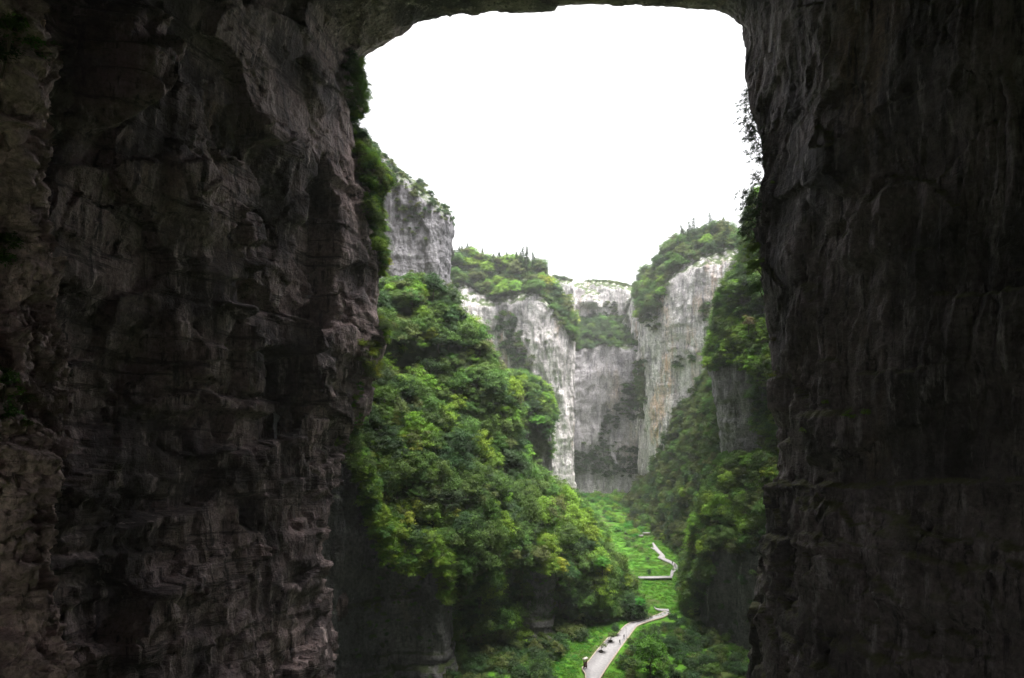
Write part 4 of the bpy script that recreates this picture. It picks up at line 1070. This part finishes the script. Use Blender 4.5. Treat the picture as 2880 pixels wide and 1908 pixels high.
# ------------------------------------------------------------------ people
def mat_person(name, top, legs, hair, skin):
    m, nt, out = nodes_for(name)
    tc_ = nt.nodes.new('ShaderNodeTexCoord'); sx = nt.nodes.new('ShaderNodeSeparateXYZ'); nt.links.new(tc_.outputs['Object'], sx.inputs[0])
    z = sx.outputs[2]
    def step(v, e): return ramp(nt, v, e-.004, e+.004)
    c = mix(nt, step(z, .92), legs, top); c = mix(nt, step(z, 1.46), c, skin); c = mix(nt, step(z, 1.62), c, hair)
    c = mix(nt, step(z, .09), (.03, .03, .03), c)
    n = noise_node(nt, tc_.outputs['Object'], 14, 3)
    c = mix(nt, 1.0, c, mix(nt, n, (.7, .7, .7), (1.2, 1.2, 1.2)), 'MULTIPLY')
    p = nt.nodes.new('ShaderNodeBsdfPrincipled'); p.inputs['Roughness'].default_value = .8
    nt.links.new(c, p.inputs['Base Color']); nt.links.new(p.outputs[0], out.inputs[0])
    return m
def person(loc, rotz, label, mat, stride=.22, arm=.12, scale=1.0):
    J = {'pel': (0, 0, .95, .15, .11), 'belly': (0, -.01, 1.12, .14, .10), 'chest': (0, -.02, 1.32, .17, .115), 'neck': (0, 0, 1.47, .055, .055), 'chin': (0, -.03, 1.55, .075, .085), 'head': (0, -.01, 1.66, .08, .095), 'top': (0, 0, 1.74, .055, .065)}
    E = [('pel', 'belly'), ('belly', 'chest'), ('chest', 'neck'), ('neck', 'chin'), ('chin', 'head'), ('head', 'top')]
    for s, n_ in ((-1, 'L'), (1, 'R')):
        sw = s*stride
        J['hip'+n_] = (s*.10, 0, .90, .095, .095); J['kn'+n_] = (s*.10, -sw*.6-.03, .50, .065, .065); J['an'+n_] = (s*.10, -sw+(.12 if sw < 0 else 0), .09, .042, .042); J['to'+n_] = (s*.11, -sw-.16+(.12 if sw < 0 else 0), .04, .045, .03)
        J['sh'+n_] = (s*.19, 0, 1.40, .065, .065); J['el'+n_] = (s*.25, s*arm*.4+.04, 1.13, .047, .047); J['wr'+n_] = (s*.25, s*arm-.06, .90, .033, .033); J['ha'+n_] = (s*.25, s*arm-.09, .80, .035, .02)
        E += [('pel', 'hip'+n_), ('hip'+n_, 'kn'+n_), ('kn'+n_, 'an'+n_), ('an'+n_, 'to'+n_), ('chest', 'sh'+n_), ('sh'+n_, 'el'+n_), ('el'+n_, 'wr'+n_), ('wr'+n_, 'ha'+n_)]
    names = list(J); me = bpy.data.meshes.new('person')
    me.from_pydata([J[k][:3] for k in names], [(names.index(a), names.index(b)) for a, b in E], [])
    o = link('person', me, mat); o.location = loc; o.rotation_euler = (0, 0, rotz); o.scale = (scale,)*3
    md = o.modifiers.new('skin', 'SKIN')
    if not me.skin_vertices: me.attributes.new
    sv = me.skin_vertices[0].data if me.skin_vertices else None
    if sv is None:
        bpy.context.view_layer.objects.active = o
    else:
        for k, nme in enumerate(names):
            sv[k].radius = J[nme][3:5]; sv[k].use_root = (nme == 'pel')
    sb = o.modifiers.new('sub', 'SUBSURF'); sb.levels = 1; sb.render_levels = 1
    tag(o, label, 'person')
    return o
blk = mat_person('black_clothes', (.012, .012, .014), (.016, .016, .02), (.01, .009, .008), (.35, .22, .16))
nav = mat_person('dark_clothes', (.03, .02, .022), (.012, .013, .018), (.012, .01, .009), (.35, .22, .16))
lgt = mat_person('pale_clothes', (.45, .42, .42), (.06, .06, .08), (.02, .015, .012), (.35, .22, .16))
red = mat_person('grey_clothes', (.14, .13, .15), (.05, .05, .07), (.02, .015, .012), (.35, .22, .16))
person(gnd(1743, 1813, .02), .5, 'person in black walking on the path, nearer of two', blk, scale=1.0)
person(gnd(1755, 1798, .02), .4, 'person in dark clothes walking on the path, farther of two', nav, .18, scale=1.0)
person(gnd(1891, 1589, .02), .5, 'tiny dark clothed person at the meadow path bend', blk)
person(gnd(1898, 1595, .02), .1, 'tiny person in grey on the far meadow path', red)
person(gnd(1901, 1600, .02), .9, 'tiny person in pale top behind others on the far path', lgt)
person(gnd(1893, 1606, .02), .9, 'tiny person in pale top nearest on the far meadow path', lgt)

# ------------------------------------------------------------------ haze
V, Q = slab('haze', -1500, 1500, -1300, 1700, -12, 236)
hz = link('haze', mesh_np('haze', V, Q, smooth=False))
m, nt, out = nodes_for('haze_air')
pv = nt.nodes.new('ShaderNodeVolumePrincipled'); pv.inputs['Color'].default_value = (.95, .95, 1, 1); pv.inputs['Density'].default_value = .00023; pv.inputs['Anisotropy'].default_value = .2
nt.links.new(pv.outputs[0], out.inputs['Volume'])
hz.data.materials.append(m); tag(hz, 'thin pale haze filling the gorge', kind='stuff')
print('TRIS', sum(len(m.polygons)*2 for m in bpy.data.meshes)); print('TREES', len(TREES), 'visible', len(br), 'conifers', len(co), 'woods', len(WOOD), 'thicket', len(STUFF['thicket']), 'grass', len(PA))
